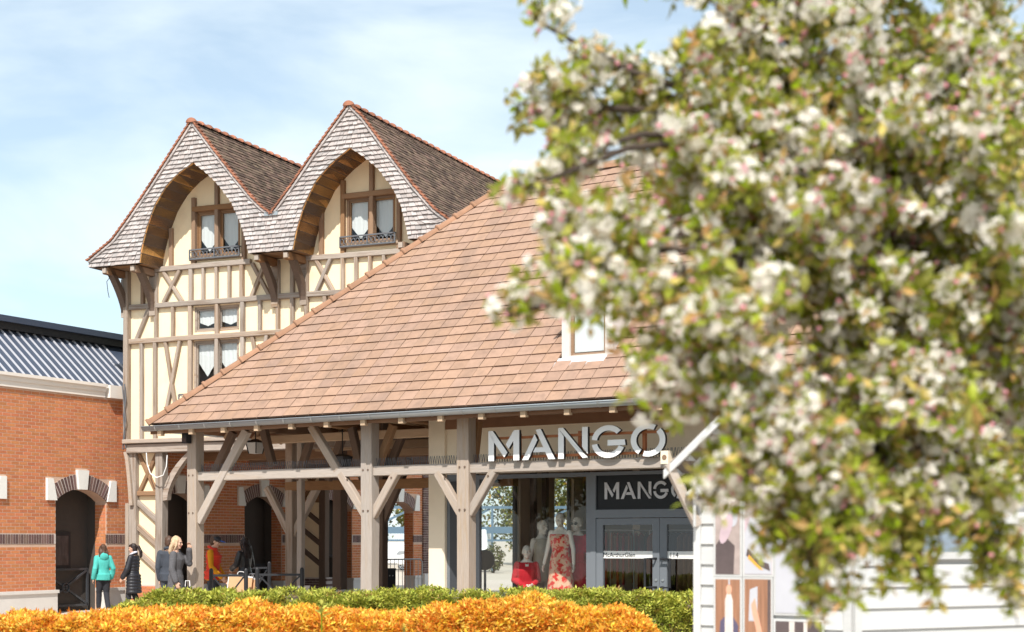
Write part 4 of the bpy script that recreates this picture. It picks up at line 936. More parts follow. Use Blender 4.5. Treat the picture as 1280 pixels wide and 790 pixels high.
# ---- dormer window
dm = empty('dormer_window', ((DX0+DX1)/2, sill_y, DZ0), parent=mh); wd = (DX1-DX0)/2; hd = 1.12
k = MB()
for a in ((-wd, -wd+.15, 0, hd), (wd-.15, wd, 0, hd), (-wd+.15, wd-.15, 0, .10), (-wd+.15, wd-.15, hd-.1, hd)): k.box(a[0], a[1], -.02, .14, a[2], a[3])
k.build('frame', M['timber_pale'] if False else M.setdefault('oldwhite', mat('whitewashed_wood', (.62, .57, .53), .85, na=.1, nscale=(8, 8, 1))), dm)
k = MB()
for a in ((-wd+.152, -wd+.2, .10, hd-.1), (wd-.2, wd-.152, .10, hd-.1), (-wd+.2, wd-.2, .10, .14)): k.box(a[0], a[1], .03, .09, a[2], a[3])
k.build('sash', M['timber_brown'], dm)
k = MB(); k.add([(-wd+.2, .052, .14), (wd-.2, .052, .14), (wd-.2, .052, hd-.1), (-wd+.2, .052, hd-.1)], [(0, 1, 2, 3)]); k.build('pane', M['glass'], dm); k = MB(); k.box(-wd+.2, wd-.2, .075, .085, .16, hd-.1); k.build('blind', M['curtain'], dm)
k = MB(); k.hexa([(-wd-.12, -.13, -.11), (wd+.12, -.13, -.11), (wd+.12, .02, .04), (-wd-.12, .02, .04)], [(-wd-.12, -.16, -.08), (wd+.12, -.16, -.08), (wd+.12, -.01, .07), (-wd-.12, -.01, .07)]); k.build('flashing', M.setdefault('lead', mat('pale_lead', (.50, .54, .58), .6)), dm)
k = MB()
for s in (-1, 1): k.prism([(0, 0)]*0+[(s*wd-.03, 0), (s*wd+.03, 0), (s*wd+.03, .1), (s*wd-.03, .1)], .0, .0) if False else k.add([(s*(wd-.03)+a, .0, 0) for a in (0,)]+[], [])
k = MB()
for s in (-1, 1):
    x0, x1 = s*wd-.03-s*.031, s*wd+.03-s*.031
    vs = [(x, y, z) for x in (x0, x1) for y, z in ((.142, .10), (hd, hd), (.142, hd))]; k.add(vs, [(0, 1, 2), (5, 4, 3), (0, 3, 4, 1), (1, 4, 5, 2), (2, 5, 3, 0)])
k.build('cheek', M['oldwhite'], dm)
k = MB(); pk = hd+.55
for s in (-1, 1):
    A = [(s*(wd+.14), -.12, hd-.02), (0, -.12, pk), (0, 1.6, pk), (s*(wd+.14), 1.0, hd-.02)]; B = [(x, y, z+.05) for x, y, z in A]; k.hexa(A, B)
k.build('dormer_roof', M['tile'], dm); k = MB(); k.prism([(-wd+.001, hd+.001), (wd-.001, hd+.001), (0, pk-.1)], .0, .1); k.build('dormer_gable', M['oldwhite'], dm)
# ---- lanterns, floodlight
def lantern(u, v0, v1, y, lab, m):
    x, z1 = FM.at(u, v0, y); z0 = FM.z(u, v1, y); h = z1-z0; l = empty('lantern', FM.w(x, y, z0), FM.ang, lab, 'lantern'); w = .14
    k = MB(); k.hexa([(-w*.7, -w*.7, 0), (w*.7, -w*.7, 0), (w*.7, w*.7, 0), (-w*.7, w*.7, 0)], [(-w, -w, h*.75), (w, -w, h*.75), (w, w, h*.75), (-w, w, h*.75)]); k.build('pane', m, l)
    k = MB()
    for a, b in ((-1, -1), (1, -1), (1, 1), (-1, 1)): k.beam((a*w*.7, b*w*.7, 0), (a*w, b*w, h*.75), .022)
    k.hexa([(-w*1.15, -w*1.15, h*.75), (w*1.15, -w*1.15, h*.75), (w*1.15, w*1.15, h*.75), (-w*1.15, w*1.15, h*.75)], [(-.04, -.04, h), (.04, -.04, h), (.04, .04, h), (-.04, .04, h)]); k.build('frame', M['black'], l)
    k = MB(); k.tube([(0, 0, h), (0, 0, h+.5)], .012, 6); k.build('hanger', M['black'], l)
lantern(319.5, 549, 567, 1.7, 'pale hanging lantern under the hall roof, near the corner post', M['paint_white']); lantern(428, 567, 583, 2.0, 'dark hanging lantern under the hall roof, left of the thick middle post', M['darkpanel'])
x, z = FM.at(235, 548, -.16); fl = empty('floodlight', FM.w(x, -.2, z), FM.ang, 'small black floodlight fixed under the gutter at the hall corner', 'floodlight')
k = MB(); k.box(-.07, .07, -.06, .06, -.10, .10); k.build('housing', M['black'], fl); k = MB(); k.box(-.055, .055, -.068, -.061, -.08, .08); k.build('lens', M['autoglass'], fl); k = MB(); k.box(-.02, .02, .06, .2, .0, .04); k.build('bracket', M['black'], fl)
x, z = FM.at(833, 573, -.13); sp_k = empty('speaker_box', FM.w(x, -.13, z-.09), FM.ang, 'small cream weathered speaker box beside the last letter of the sign', 'speaker')
k = MB(); k.box(-.068, .068, -.07, .07, 0, .21); k.build('housing', M['cream_pale'], sp_k); k = MB(); k.tube([(0, -.0695, .105), (0, -.078, .105)], .04, 12); k.build('cone', M['timber_brown'], sp_k)
# ------------------------------------------------------------------ far background seen through the passage and the shop corner
def leaves_cloud(name, centers, radii, n, size, mats, parent, probs=(1,), loc0=(0, 0, 0), tilt=None, seedshift=0):
    """leaf sized quads spread through the outer part of ellipsoids"""
    rg = np.random.default_rng(100+seedshift); C = np.array(centers, float); Rd = np.array(radii, float); w = (Rd[:, 0]*Rd[:, 1]*Rd[:, 2])**(2/3); w /= w.sum()
    k = rg.choice(len(C), n, p=w); d = rg.normal(size=(n, 3)); d /= np.linalg.norm(d, axis=1)[:, None]
    lump = np.array([mnoise.noise(Vector(x*2.3)+Vector((7.1*i, 0, 0))) for x, i in zip(d, k)])
    r = (rg.uniform(.25, 1, n)**.45)*(1+.25*lump); P = C[k]+d*Rd[k]*r[:, None]
    ms = rand_rots(n, tilt, (size*.7, size*1.3), rg)
    tv = [(-.5, 0, 0), (0, -.28, .08), (.5, 0, 0), (0, .28, .08)]
    return grid_mesh(name, tv, [(0, 1, 2, 3)], ms, P-np.array(loc0), mats, parent, matidx=rg.choice(len(mats), n, p=probs))
far_specs = [(-27, 13, 8.5, 3.4), (-31, 21, 9.0, 3.6), (-22, 5, 8.0, 3.2), (-9.5, 96, 9.0, 3.6), (-4.5, 92, 8.0, 3.4), (0.2, 98, 9.5, 3.8), (3.6, 90, 7.6, 3.2), (7.5, 97, 9.0, 3.8)]
far_lab = ['leafy tree across the forecourt, facing the shop window', 'leafy tree across the forecourt by the brick building', 'leafy tree at the near end of the forecourt', 'olive green tree beyond the street, leftmost behind the passage', 'olive green tree beyond the street, behind the parked white car', 'tall olive tree beyond the blue railing, seen through the corner glass',
           'bushy olive tree beyond the blue railing, right of the tall one', 'olive tree beyond the street, farthest right behind the shop']
for i, (x, y, h, r) in enumerate(far_specs):
    t = empty('background_tree', (x, y, 0), 0, far_lab[i], 'tree', 'trees beyond the street')
    k = MB(); k.tube([(0, 0, 0), (.1, 0, h*.3), (0, .1, h*.7)], [.2, .15, .05], 7); k.tube([(.08, 0, h*.3), (r*.5, .2, h*.6)], [.1, .03], 5); k.tube([(.08, 0, h*.3), (-r*.5, -.2, h*.62)], [.1, .03], 5); k.build('trunk', M['bark'], t)
    rg = random.Random(i); cs = [(0, 0, h*.62)]+[(rg.uniform(-r*.6, r*.6), rg.uniform(-r*.5, r*.5), h*rg.uniform(.22, .85)) for _ in range(9)]; rs = [(r*.6, r*.6, h*.3)]+[(r*rg.uniform(.3, .45),)*3 for _ in range(9)]
    leaves_cloud('crown', cs, rs, 5200, .26, [M['treeleaf'], M['gold'], M['leaf']], t, (.80, .06, .14), seedshift=i)
for i, (x, y) in enumerate(((-2.4, 74), (-.9, 74.4), (1.0, 74.1), (-4.0, 75))):
    t = empty('round_shrub', (x, y, 0), 0, ['low rounded dark shrub before the blue railing, left one', 'low rounded dark shrub before the blue railing, second one', 'low rounded dark shrub before the blue railing, third one', 'low rounded dark shrub at the left end of the blue railing'][i], 'shrub', 'shrubs by the blue railing')
    k = MB(); k.tube([(0, 0, 0), (0, 0, .7)], [.06, .03], 6); k.build('stem', M['bark'], t); leaves_cloud('foliage', [(0, 0, .75)], [(.55, .55, .7)], 900, .13, [M['treeleaf'], M['hedge_in']], t, (.75, .25), seedshift=20+i)
rl = empty('steel_railing', (-1.0, 77, 0), 0, 'blue grey steel barrier railing in front of the far trees', 'railing')
for x in np.arange(-6, 7, 2.0): k = MB(); k.box(x-.06, x+.06, -.06, .06, 0, 3.2); k.build('post', M['blue'], rl)
for z, h in ((3.2, .14), (1.95, .34), (1.55, .1)): k = MB(); k.box(-6.1, 6.2, -.045, .045, z, z+h); k.build('bar', M['blue'], rl)
for x in (-4, 0, 4): k = MB(); k.beam((x-1.95, .07, 2.3), (x-.1, .07, 3.2), .11); k.build('brace', M['blue'], rl)
def round_sign(u, v, D, r, lab):
    p = pt(u, v, D); s = empty('round_sign', (p.x, p.y, 0), R(-12), lab, 'road sign')
    k = MB(); k.tube([(0, 0, p.z), (0, -.02, p.z)], r, 24); k.build('disc', M['niche'], s); k = MB(); k.tube([(0, .03, 0), (0, .03, p.z+.1)], .035, 8); k.build('pole', M['iron'], s)
round_sign(606, 700, 40, .27, 'back of a dark round sign on a pole, seen through the corner glass')
# cars
def car(x, y, rz, lab, van=False):
    c = empty('parked_car', (x, y, 0), rz, lab, 'car'); W = .87; L = 4.3
    if van: prof_ = [(-2.4, .35), (2.3, .35), (2.4, .8), (2.25, 1.1), (1.45, 1.25), (.85, 2.1), (-2.3, 2.15), (-2.4, 1.2)]
    else: prof_ = [(-2.1, .35), (2.05, .33), (2.15, .62), (2.0, .85), (1.05, 1.0), (.35, 1.47), (-1.2, 1.5), (-1.95, 1.02), (-2.12, .95)]
    bm = bmesh.new(); f = [bm.verts.new((px_, -W, pz)) for px_, pz in prof_]; g_ = [bm.verts.new((px_, W, pz)) for px_, pz in prof_]; n = len(prof_)
    for v_ in f+g_:
        if v_.co.z > 1.15: v_.co.y *= .86
    bm.faces.new(f[::-1]); bm.faces.new(g_)
    for i in range(n): bm.faces.new((f[i], f[(i+1) % n], g_[(i+1) % n], g_[i]))
    bmesh.ops.recalc_face_normals(bm, faces=bm.faces); bmesh.ops.bevel(bm, geom=list(bm.edges), offset=.07, segments=2, affect='EDGES', profile=.6)
    me = bpy.data.meshes.new('body'); bm.to_mesh(me); bm.free(); me.polygons.foreach_set('use_smooth', [True]*len(me.polygons)); link('body', me, c, M['carwhite'])
    hi, lo = (1.95, 1.25) if van else (1.38, 1.0); wins = ((.75, 1.3, .9), (-.35, .6, .5), (-1.5, -.5, -.6)) if van else ((.32, .92, .3), (-.55, .22, .2), (-1.6, -.65, -1.15))
    for s in (-1, 1):
        for a, b, tb_ in wins:
            k = MB(); ylo, yhi = s*(W*.93+.012), s*(W*.86+.008)
            k.hexa([(a, ylo, lo), (b, ylo, lo), (min(b, tb_+.1) if not van and a > 0 else b*.98, yhi, hi), (max(a, tb_) if not van and a < -.6 else a, yhi, hi)], [(a, ylo-s*.03, lo), (b, ylo-s*.03, lo), (min(b, tb_+.1) if not van and a > 0 else b*.98, yhi-s*.03, hi), (max(a, tb_) if not van and a < -.6 else a, yhi-s*.03, hi)]); recalc(k.build('window', M['autoglass'], c))
        for wx in (-1.35, 1.35):
            wl = empty('wheel', (wx, s*(W-.02), .32), parent=c); k = MB(); k.tube([(0, -.1, 0), (0, .1, 0)], .32, 20); k.build('tyre', M['tyre'], wl)
            k = MB(); k.tube([(0, -.112*1, 0), (0, .112, 0)], .05, 10)
            for j in range(8): q = j*math.pi/4; k.beam((.05*math.cos(q), s*.106, .05*math.sin(q)), (.21*math.cos(q), s*.106, .21*math.sin(q)), .05, .02, up=(0, 1, 0))
            k.tube([(.23*math.cos(q*math.pi/10), s*.106, .23*math.sin(q*math.pi/10)) for q in range(21)], .022, 5); k.build('rim', M['alloy'], wl)
        k = MB(); k.ball((2.05 if not van else 2.3, s*.62, .72 if not van else .9), (.1, .16, .08)); k.build('headlight', M['galv'], c)
    return c
p = pt(490, 700, 82); car(p.x, p.y, R(150), 'white parked hatchback seen through the gap behind the middle posts')
p = pt(556, 700, 78); car(p.x, p.y, R(170), 'white parked van partly hidden behind the cream pier', True)
# ------------------------------------------------------------------ small street furniture under the hall
def barrier(u0, u1, D, v0, labs, diag=True):
    a, b = pt(u0, 0, D), pt(u1, 0, D); h = CAMH-(v0-HOR)/FPX*D; L = b.x-a.x
    s = empty('railing', (a.x, D, 0), 0, labs, 'railing', 'black railings beneath the hall')
    for x in (0, L): k = MB(); k.tube([(x, 0, 0), (x, 0, h+.04), (x, 0, h+.075)], [.042, .042, .02], 12); k.build('post', M['black'], s)
    k = MB(); k.beam((.04, 0, h-.07), (L-.04, 0, h-.07), .045); k.build('rail', M['black'], s)
    for p, q in (((.05, .0, h-.1), (L-.05, .0, .15)), ((.05, .02, .15), (L-.05, .02, h-.1))): k = MB(); k.beam(p, q, .03); k.build('brace', M['black'], s)
barrier(264, 307.5, 30.55, 715, 'black iron railing in front of the kraft paper bag'); barrier(321.5, 377.5, 30.55, 714, 'black iron railing right of the kraft bag, before the pale thin post'); barrier(306, 336.5, 35.5, 706, 'black iron railing farther back behind the leather jacket')
p = pt(487.5, 0, 33.0); bn = empty('waste_bin', (p.x, p.y, 0), R(20), 'black square waste bin in front of the steel crowd barrier', 'bin'); h = CAMH-(712-HOR)/FPX*33
k = MB(); k.box(-.10, .10, -.10, .10, 0, h); k.build('body', M['black'], bn); k = MB(); k.box(-.11, .11, -.11, .11, h, h+.03); k.build('lid', M['darkpanel'], bn)
for s in (-1, 1): k = MB(); k.tube([(s*.035, -.1005, h-.13), (s*.035, -.104, h-.13)], .016, 10); k.build('hole', M['galv'], bn)
p = pt(417, 0, 43); bn = empty('waste_bin', (p.x, p.y, 0), R(20), 'tall black waste bin against the second brick arch', 'bin'); h = CAMH-(697-HOR)/FPX*43
k = MB(); k.loft([(0, 0, 0, .2, .2), (0, 0, h-.1, .23, .23), (0, 0, h, .2, .2)], 16); k.build('body', M['black'], bn); k = MB(); k.loft([(0, 0, h+.001, .24, .24), (0, 0, h+.04, .24, .24), (0, 0, h+.09, .1, .1)], 16); k.build('lid', M['darkpanel'], bn)
a, b = pt(483, 0, 42), pt(502, 0, 43.2); cbr = empty('crowd_barrier', (a.x, a.y, 0), math.atan2(b.y-a.y, b.x-a.x)*.4, 'galvanised steel crowd barrier beside the last brick pier', 'barrier'); L = .62*1.0
L = 1.1; k = MB(); k.tube([(0, 0, .2), (0, 0, 1.05), (.06, 0, 1.12), (L-.06, 0, 1.12), (L, 0, 1.05), (L, 0, .2), (0, 0, .2)], .022, 8); k.build('frame', M['galv'], cbr)
for i in range(1, 9): k = MB(); k.tube([(L*i/9, 0, .2), (L*i/9, 0, 1.12)], .009, 6); k.build('bar', M['galv'], cbr)
for x in (.05, L-.05): k = MB(); k.tube([(x, -.3, 0), (x, 0, .22), (x, .3, 0)], .018, 6); k.build('foot', M['galv'], cbr)
p = pt(380, 0, 30.8); bx = empty('utility_box', (p.x, p.y, 0), R(-33), 'small white utility box beside the pale thin post', 'utility box'); h = CAMH-(732-HOR)/FPX*30.8
k = MB(); k.box(-.075, .075, -.08, .08, 0, h-.02); k.build('cabinet', M['white'], bx); k = MB(); k.box(-.085, .085, -.09, .09, h-.02, h); k.build('lid', M['white'], bx); k = MB(); k.box(-.06, .06, -.084, -.0805, .1, h-.1); k.build('door', M['plinth'], bx)
p = pt(424, 0, 33.5); tbn = empty('round_table', (p.x, p.y, 0), 0, 'pale round table top just showing over the hedge', 'table'); h = CAMH-(737.5-HOR)/FPX*33.5
k = MB(); k.loft([(0, 0, h-.04, .27, .27), (0, 0, h-.01, .29, .29), (0, 0, h, .28, .28)], 24); k.build('tabletop', M['white'], tbn); k = MB(); k.tube([(0, 0, 0), (0, 0, h-.04)], .04, 10); k.build('leg', M['iron'], tbn)
# ------------------------------------------------------------------ people
def skin_mesh(name, mb, voxel, mats, smooth_it=2, noise_amp=0., ns=8.):
    me = mb.mesh('raw'); o = bpy.data.objects.new('tmp', me)
    md = o.modifiers.new('r', 'REMESH'); md.mode = 'VOXEL'; md.voxel_size = voxel
    if smooth_it: s = o.modifiers.new('s', 'SMOOTH'); s.iterations = smooth_it; s.factor = .5
    ev = baked(o); bpy.data.objects.remove(o)
    ev.name = name; ev.materials.clear(); ev.materials.append(mats)
    if noise_amp:
        n = len(ev.vertices); co = np.empty(n*3); no = np.empty(n*3); ev.vertices.foreach_get('co', co); ev.vertices.foreach_get('normal', no); co = co.reshape(-1, 3); no = no.reshape(-1, 3)
        amp = np.array([mnoise.noise(Vector((x*ns, y*ns, z*ns*.45))) for x, y, z in co])*noise_amp; ev.vertices.foreach_set('co', (co+no*amp[:, None]).reshape(-1)); ev.update()
    ev.polygons.foreach_set('use_smooth', [True]*len(ev.polygons)); return ev
def limb(mb, P, rs, n=12):
    pts, rr = [], []
    for i in range(len(P)-1):
        for f in (0, .33, .66): pts.append(Vector(P[i]).lerp(Vector(P[i+1]), f)); rr.append(rs[i]+(rs[i+1]-rs[i])*f)
    pts.append(Vector(P[-1])); rr.append(rs[-1]); mb.tube(pts, rr, n)
    for p, r in zip(P, rs): mb.ball(p, r*1.0, 10, 8)
def hand(mb, wrist, d, palm_n, s=1.):
    """palm, four fingers of different length slightly curled, thumb from the side of the palm"""
    d = Vector(d).normalized(); n = Vector(palm_n); n = (n-d*n.dot(d)).normalized(); sd = d.cross(n); w = Vector(wrist)
    rot = Matrix((d, sd, n)).transposed(); mb.ball(w+d*.05*s, (.052*s, .040*s, .016*s), 10, 8, rot)
    for i, L in enumerate((.062, .072, .068, .052)):
        b = w+d*.085*s+sd*(.028-.0187*i)*s; m1 = b+d*L*.5*s+n*.006*s; t = m1+d*L*.38*s+n*.026*s; mb.tube([b-d*.02*s, b, m1, t], [.0095*s, .0095*s, .0085*s, .0065*s], 7)
    b = w+d*.028*s+sd*.034*s; mb.tube([b-sd*.012*s, b+d*.022*s+sd*.018*s, b+d*.05*s+sd*.022*s+n*.012*s], [.012*s, .011*s, .0085*s], 7)
def make_person(loc, face, H, pose, wear, hair, label, cat='person', skinm='skin', group=None, featureless=False, female=True, name='person'):
    """forward is local +x, left +y. pose gives joint positions as fractions of the height"""
    root = empty(name, loc, face, label, cat, group); h = H
    J = dict(hipL=(0, .05, .52), hipR=(0, -.05, .52), kneeL=(.01, .052, .285), kneeR=(.01, -.052, .285), ankL=(-.015, .052, .045), ankR=(-.015, -.052, .045),
             shL=(0, .094 if female else .110, .80), shR=(0, -.094 if female else -.110, .80), elL=(-.02, .13, .63), elR=(-.02, -.13, .63), wrL=(.03, .13, .485), wrR=(.03, -.13, .485), head=(.012, 0, .928), lean=(0, 0, 0))
    J.update(pose); V = {k_: Vector(v)*h for k_, v in J.items() if isinstance(v, tuple)}
    nod = J.get('nod', 0.); turn = J.get('turn', 0.)
    mb = MB(); sw_ = .098 if female else .112
    lean = J['lean']
    def ring(z, cx, rx, ry): f = max(0, (z-.5)/.35); return (cx*h+lean[0]*f*h, lean[1]*f*h, z*h+lean[2]*f*h, rx*h, ry*h)
    torso = [ring(.47, 0, .055, .085), ring(.52, -.005, .066, .100), ring(.57, 0, .058, .088), ring(.63, .003, .050, .074), ring(.69, .008, .060, .085), ring(.745, .012, .066 if female else .062, .095), ring(.79, .0, .050, sw_), ring(.825, -.005, .034, .07), ring(.855, -.003, .028, .034)]
    mb.loft(torso, 18)
    hd = V['head']; neck0 = Vector((lean[0]*h-.003*h, lean[1]*h, .835*h+lean[2]*h)); limb(mb, [neck0, hd+Vector((-.012, 0, -.03))*h], [.031*h, .028*h])
    rot = Matrix.Rotation(turn, 3, 'Z') @ Matrix.Rotation(nod, 3, 'Y')
    def hp(x, y, z): return hd+rot @ (Vector((x, y, z))*h)
    mb.ball(hp(-.004, 0, .012), (.056*h, .044*h, .060*h), 16, 12, rot); mb.ball(hp(.014, 0, -.022), (.036*h, .034*h, .046*h), 14, 10, rot); mb.ball(hp(.036, 0, -.052), (.014*h, .018*h, .013*h), 10, 8, rot)
    if True:
        mb.tube([hp(.048, 0, .012), hp(.062, 0, -.016), hp(.050, 0, -.020)], [.005*h, .009*h, .006*h], 8); mb.ball(hp(.046, 0, .018), (.010*h, .032*h, .006*h), 10, 6, rot)
        mb.ball(hp(.045, 0, -.033), (.009*h, .015*h, .005*h), 10, 6, rot)
        for s in (-1, 1): mb.ball(hp(-.004, s*.044, -.004), (.012*h, .006*h, .019*h), 8, 6, rot); mb.ball(hp(.036, s*.022, -.012), (.014*h, .014*h, .016*h), 8, 6, rot)
    for s in 'LR':
        limb(mb, [V['sh'+s], V['el'+s], V['wr'+s]], [.030*h, .022*h, .0155*h]); d = V['wr'+s]-V['el'+s]; pn = J.get('palm'+s, (0, -1 if s == 'L' else 1, 0)); hdn = J.get('hand'+s, None)
        hand(mb, V['wr'+s], hdn if hdn else d, pn, h/1.7)
        limb(mb, [V['hip'+s], V['knee'+s], V['ank'+s]], [.052*h, .035*h, .023*h])
        fd = J.get('foot'+s, (1, 0, 0)); fd = Vector(fd).normalized(); a = V['ank'+s]; mb.ball(a+fd*.05*h+Vector((0, 0, -.026*h)), (.082*h, .028*h, .020*h), 12, 8, Matrix.Rotation(math.atan2(fd.y, fd.x), 3, 'Z'))
    link('body', skin_mesh('body', mb, .0085, M[skinm]), root)
    if not featureless:
        for s in (-1, 1): e = MB(); e.ball(hp(.046, s*.021, .006), .0075*h, 8, 6); e.build('eye', M['charcoal_cloth'], root, smooth=True)
        e = MB(); e.ball(hp(.051, 0, -.034), (.006*h, .013*h, .0035*h), 10, 6, rot); e.build('mouth', M['wine_cloth'], root, smooth=True)
    for g_ in wear:
        b = MB(); kind = g_['kind']; ex = g_.get('ex', .012); fit = g_.get('fit', 1.)
        if kind in ('top', 'coat', 'dress'):
            zlow = g_.get('low', .47); rr = [r for r in torso if r[2] >= .565*h and r[2] < (.845 if kind != 'dress' else g_.get('high', .8))*h]
            low = []; nq = 10
            for i in range(nq+1):
                f = i/nq; z = zlow+(.56-zlow)*f; fl = g_.get('flare', .0)*(1-f); low.append((-.003*h+g_.get('sway', 0)*(1-f)*h, 0, z*h, (.066+fl)*h, (.098+fl)*h))
            b.loft([(x, y, z, (rx+ex)*fit, (ry+ex)*fit) for x, y, z, rx, ry in low+rr], 20)
            if g_.get('sleeve', True):
                for s in 'LR':
                    el, wr = V['el'+s], V['wr'+s]; sl_ = g_.get('cuff', .9); P = [V['sh'+s], el, el.lerp(wr, sl_)]
                    limb(b, P, [(.030*h+ex*.7), (.026*h+ex*.8), (.021*h+ex*.8)])
            if g_.get('quilt'):
                for i in range(g_['quilt']): z = zlow+(.80-zlow)*i/g_['quilt']; q = [r for r in low+rr if r[2] >= z*h]; r = q[0]; b.loft([(r[0], r[1], z*h-.012, (r[3]+ex)*fit-.004, (r[4]+ex)*fit-.004), (r[0], r[1], z*h, (r[3]+ex)*fit+.014, (r[4]+ex)*fit+.014), (r[0], r[1], z*h+.04, (r[3]+ex)*fit+.018, (r[4]+ex)*fit+.018), (r[0], r[1], z*h+.052, (r[3]+ex)*fit-.004, (r[4]+ex)*fit-.004)], 20)
            if g_.get('collar'): b.tube([neck0+Vector((.045*math.cos(a*math.pi/8), .048*math.sin(a*math.pi/8), .012-.018*math.cos(a*math.pi/8)))*h for a in range(17)], .017*h, 8)
            if g_.get('hood'): b.ball(neck0+Vector((-.055, 0, -.015))*h, (.03*h, .068*h, .055*h), 12, 8); b.tube([neck0+Vector((.04*math.cos(a*math.pi/8), .055*math.sin(a*math.pi/8), .018-.03*math.cos(a*math.pi/8)))*h for a in range(17)], .018*h, 8)
        elif kind == 'trousers':
            b.loft([(r[0], r[1], r[2], r[3]+.012, r[4]+.012) for r in torso[:3]]+[(0, 0, .585*h, .068*h, .094*h)], 18)
            for s in 'LR': limb(b, [V['hip'+s]+Vector((0, 0, -.01*h)), V['knee'+s], V['ank'+s]+Vector((0, 0, .005*h))], [.058*h, .044*h*g_.get('wide', 1), .034*h*g_.get('wide', 1)])
        elif kind == 'shoes':
            for s in 'LR':
                fd = Vector(J.get('foot'+s, (1, 0, 0))).normalized(); a = V['ank'+s]; b.ball(a+fd*.052*h+Vector((0, 0, -.024*h)), (.088*h, .034*h, .024*h), 12, 8, Matrix.Rotation(math.atan2(fd.y, fd.x), 3, 'Z')); b.ball(a+Vector((0, 0, -.012*h)), (.034*h, .030*h, .034*h), 10, 8)
        elif kind == 'scarf': b.tube([neck0+Vector((.042*math.cos(a*math.pi/8), .046*math.sin(a*math.pi/8), .022-.02*math.cos(a*math.pi/8)))*h for a in range(17)], .019*h, 8)
        elif kind == 'cap':
            b.ball(hp(-.002, 0, .028), (.062*h, .050*h, .046*h), 16, 10, rot)
        elif kind == 'peak': b.ball(hp(.075, 0, .026), (.042*h, .036*h, .006*h), 14, 6, rot)
        elif kind == 'lapel':
            for s in (-1, 1): b.tube([hp(.02, s*.035, -.10), hp(.06, s*.03, -.17), hp(.075, s*.012, -.30)], [.012*h, .016*h, .008*h], 6)
        link(g_['name'], skin_mesh(g_['name'], b, g_.get('vox', .011), M[g_['mat']], 2, g_.get('wr', .007), g_.get('wns', 11)), root)
    if hair:
        b = MB(); b.ball(hp(-.014, 0, .022), (.056*h, .050*h, .056*h), 14, 10, rot); b.ball(hp(-.028, 0, -.008), (.042*h, .048*h, .05*h), 12, 8, rot)
        L = hair.get('len', 0)
        if L:
            for s in (-1, -.5, 0, .5, 1): b.tube([hp(-.028, s*.034, .01), hp(-.045-.01*(1-abs(s)), s*.046, -.05), hp(-.05, s*.05, -.05-L*.6), hp(-.052+hair.get('sw', 0), s*.040, -.05-L)], [.022*h, .026*h, .024*h, .008*h], 8)
            if hair.get('front', True):
                for s in (-1, 1): b.tube([hp(.012, s*.040, .04), hp(.012, s*.050, -.02), hp(-.005, s*.050, -.08)], [.012*h, .013*h, .012*h], 6)
        if hair.get('tail'): b.tube([hp(-.058, 0, .03), hp(-.092, 0, .018), hp(-.115, 0, -.05), hp(-.115, 0, -.12), hp(-.10, 0, -.155)], [.012*h, .022*h, .026*h, .02*h, .006*h], 10)
        if hair.get('fringe'): b.ball(hp(.02, 0, .042), (.034*h, .040*h, .022*h), 12, 8, rot)
        link('hair', skin_mesh('hair', b, .010, M[hair['mat']], 1, .010, 26), root)
    return root, V, hp
def gp(u, D): p = pt(u, HOR, D); return (p.x, p.y, .004)
walk = dict(kneeL=(.05, .05, .29), ankL=(.07, .05, .048), kneeR=(.02, -.05, .285), ankR=(-.10, -.05, .06))
make_person(gp(129, 35.0), R(118), 1.56, dict(walk, elL=(-.06, .135, .64), wrL=(-.02, .15, .50), elR=(-.03, -.14, .64), wrR=(.03, -.13, .50)),
    [dict(kind='trousers', name='trousers', mat='charcoal_cloth'), dict(kind='shoes', name='shoes', mat='white_shoe'), dict(kind='top', name='hoodie', mat='teal_fleece', ex=.022, low=.47, hood=True, cuff=.97, wr=.012)],
    dict(mat='hair_brown', len=.09), 'woman in teal hoodie and dark trousers, seen from behind at the brick doorway')
make_person(gp(167, 34.2), R(168), 1.58, dict(walk, elL=(.03, .14, .64), wrL=(.10, .14, .52), elR=(.05, -.13, .65), wrR=(.15, -.12, .54), nod=.12),
    [dict(kind='trousers', name='trousers', mat='charcoal_cloth'), dict(kind='shoes', name='shoes', mat='black_leather'), dict(kind='coat', name='quilted_coat', mat='black_quilt', ex=.03, low=.30, quilt=11, cuff=.96, flare=.01, wr=.004, collar=True), dict(kind='scarf', name='scarf', mat='lilac_scarf')],
    dict(mat='hair_dark', tail=True, fringe=True), 'woman in long black quilted coat with a ponytail, walking left')
_, V1, hp1 = make_person(gp(220, 29.3), R(-6), 1.735, dict(walk, elR=(.0, -.135, .635), wrR=(.045, -.13, .50), elL=(.11, .13, .70), wrL=(.125, .075, .855), handL=(.05, -.2, .9), nod=.12),
    [dict(kind='trousers', name='trousers', mat='charcoal_cloth'), dict(kind='shoes', name='shoes', mat='black_leather'), dict(kind='coat', name='wool_coat', mat='grey_wool', ex=.026, low=.30, cuff=.95, flare=.025, wr=.012), dict(kind='lapel', name='lapel', mat='charcoal_cloth')],
    dict(mat='hair_blonde', len=.085), 'blonde woman in grey wool coat with one hand raised to her face')
p = pt(234.5, 737, 29.2); hb = empty('handbag', (p.x, p.y, p.z-.16), R(-30), 'small dark handbag held by the blonde woman in the grey coat', 'bag')
k = MB(); k.hexa([(-.10, -.04, 0), (.10, -.04, 0), (.10, .04, 0), (-.10, .04, 0)], [(-.085, -.03, .22), (.085, -.03, .22), (.085, .03, .22), (-.085, .03, .22)]); k.build('body', M['black_leather'], hb)
k = MB(); k.tube([(-.06, 0, .22), (-.05, 0, .33), (.05, 0, .33), (.06, 0, .22)], .009, 6); k.build('handle', M['bagedge'], hb); k = MB(); k.box(-.02, .02, -.046, -.034, .12, .16); k.build('clasp', M['galv'], hb)
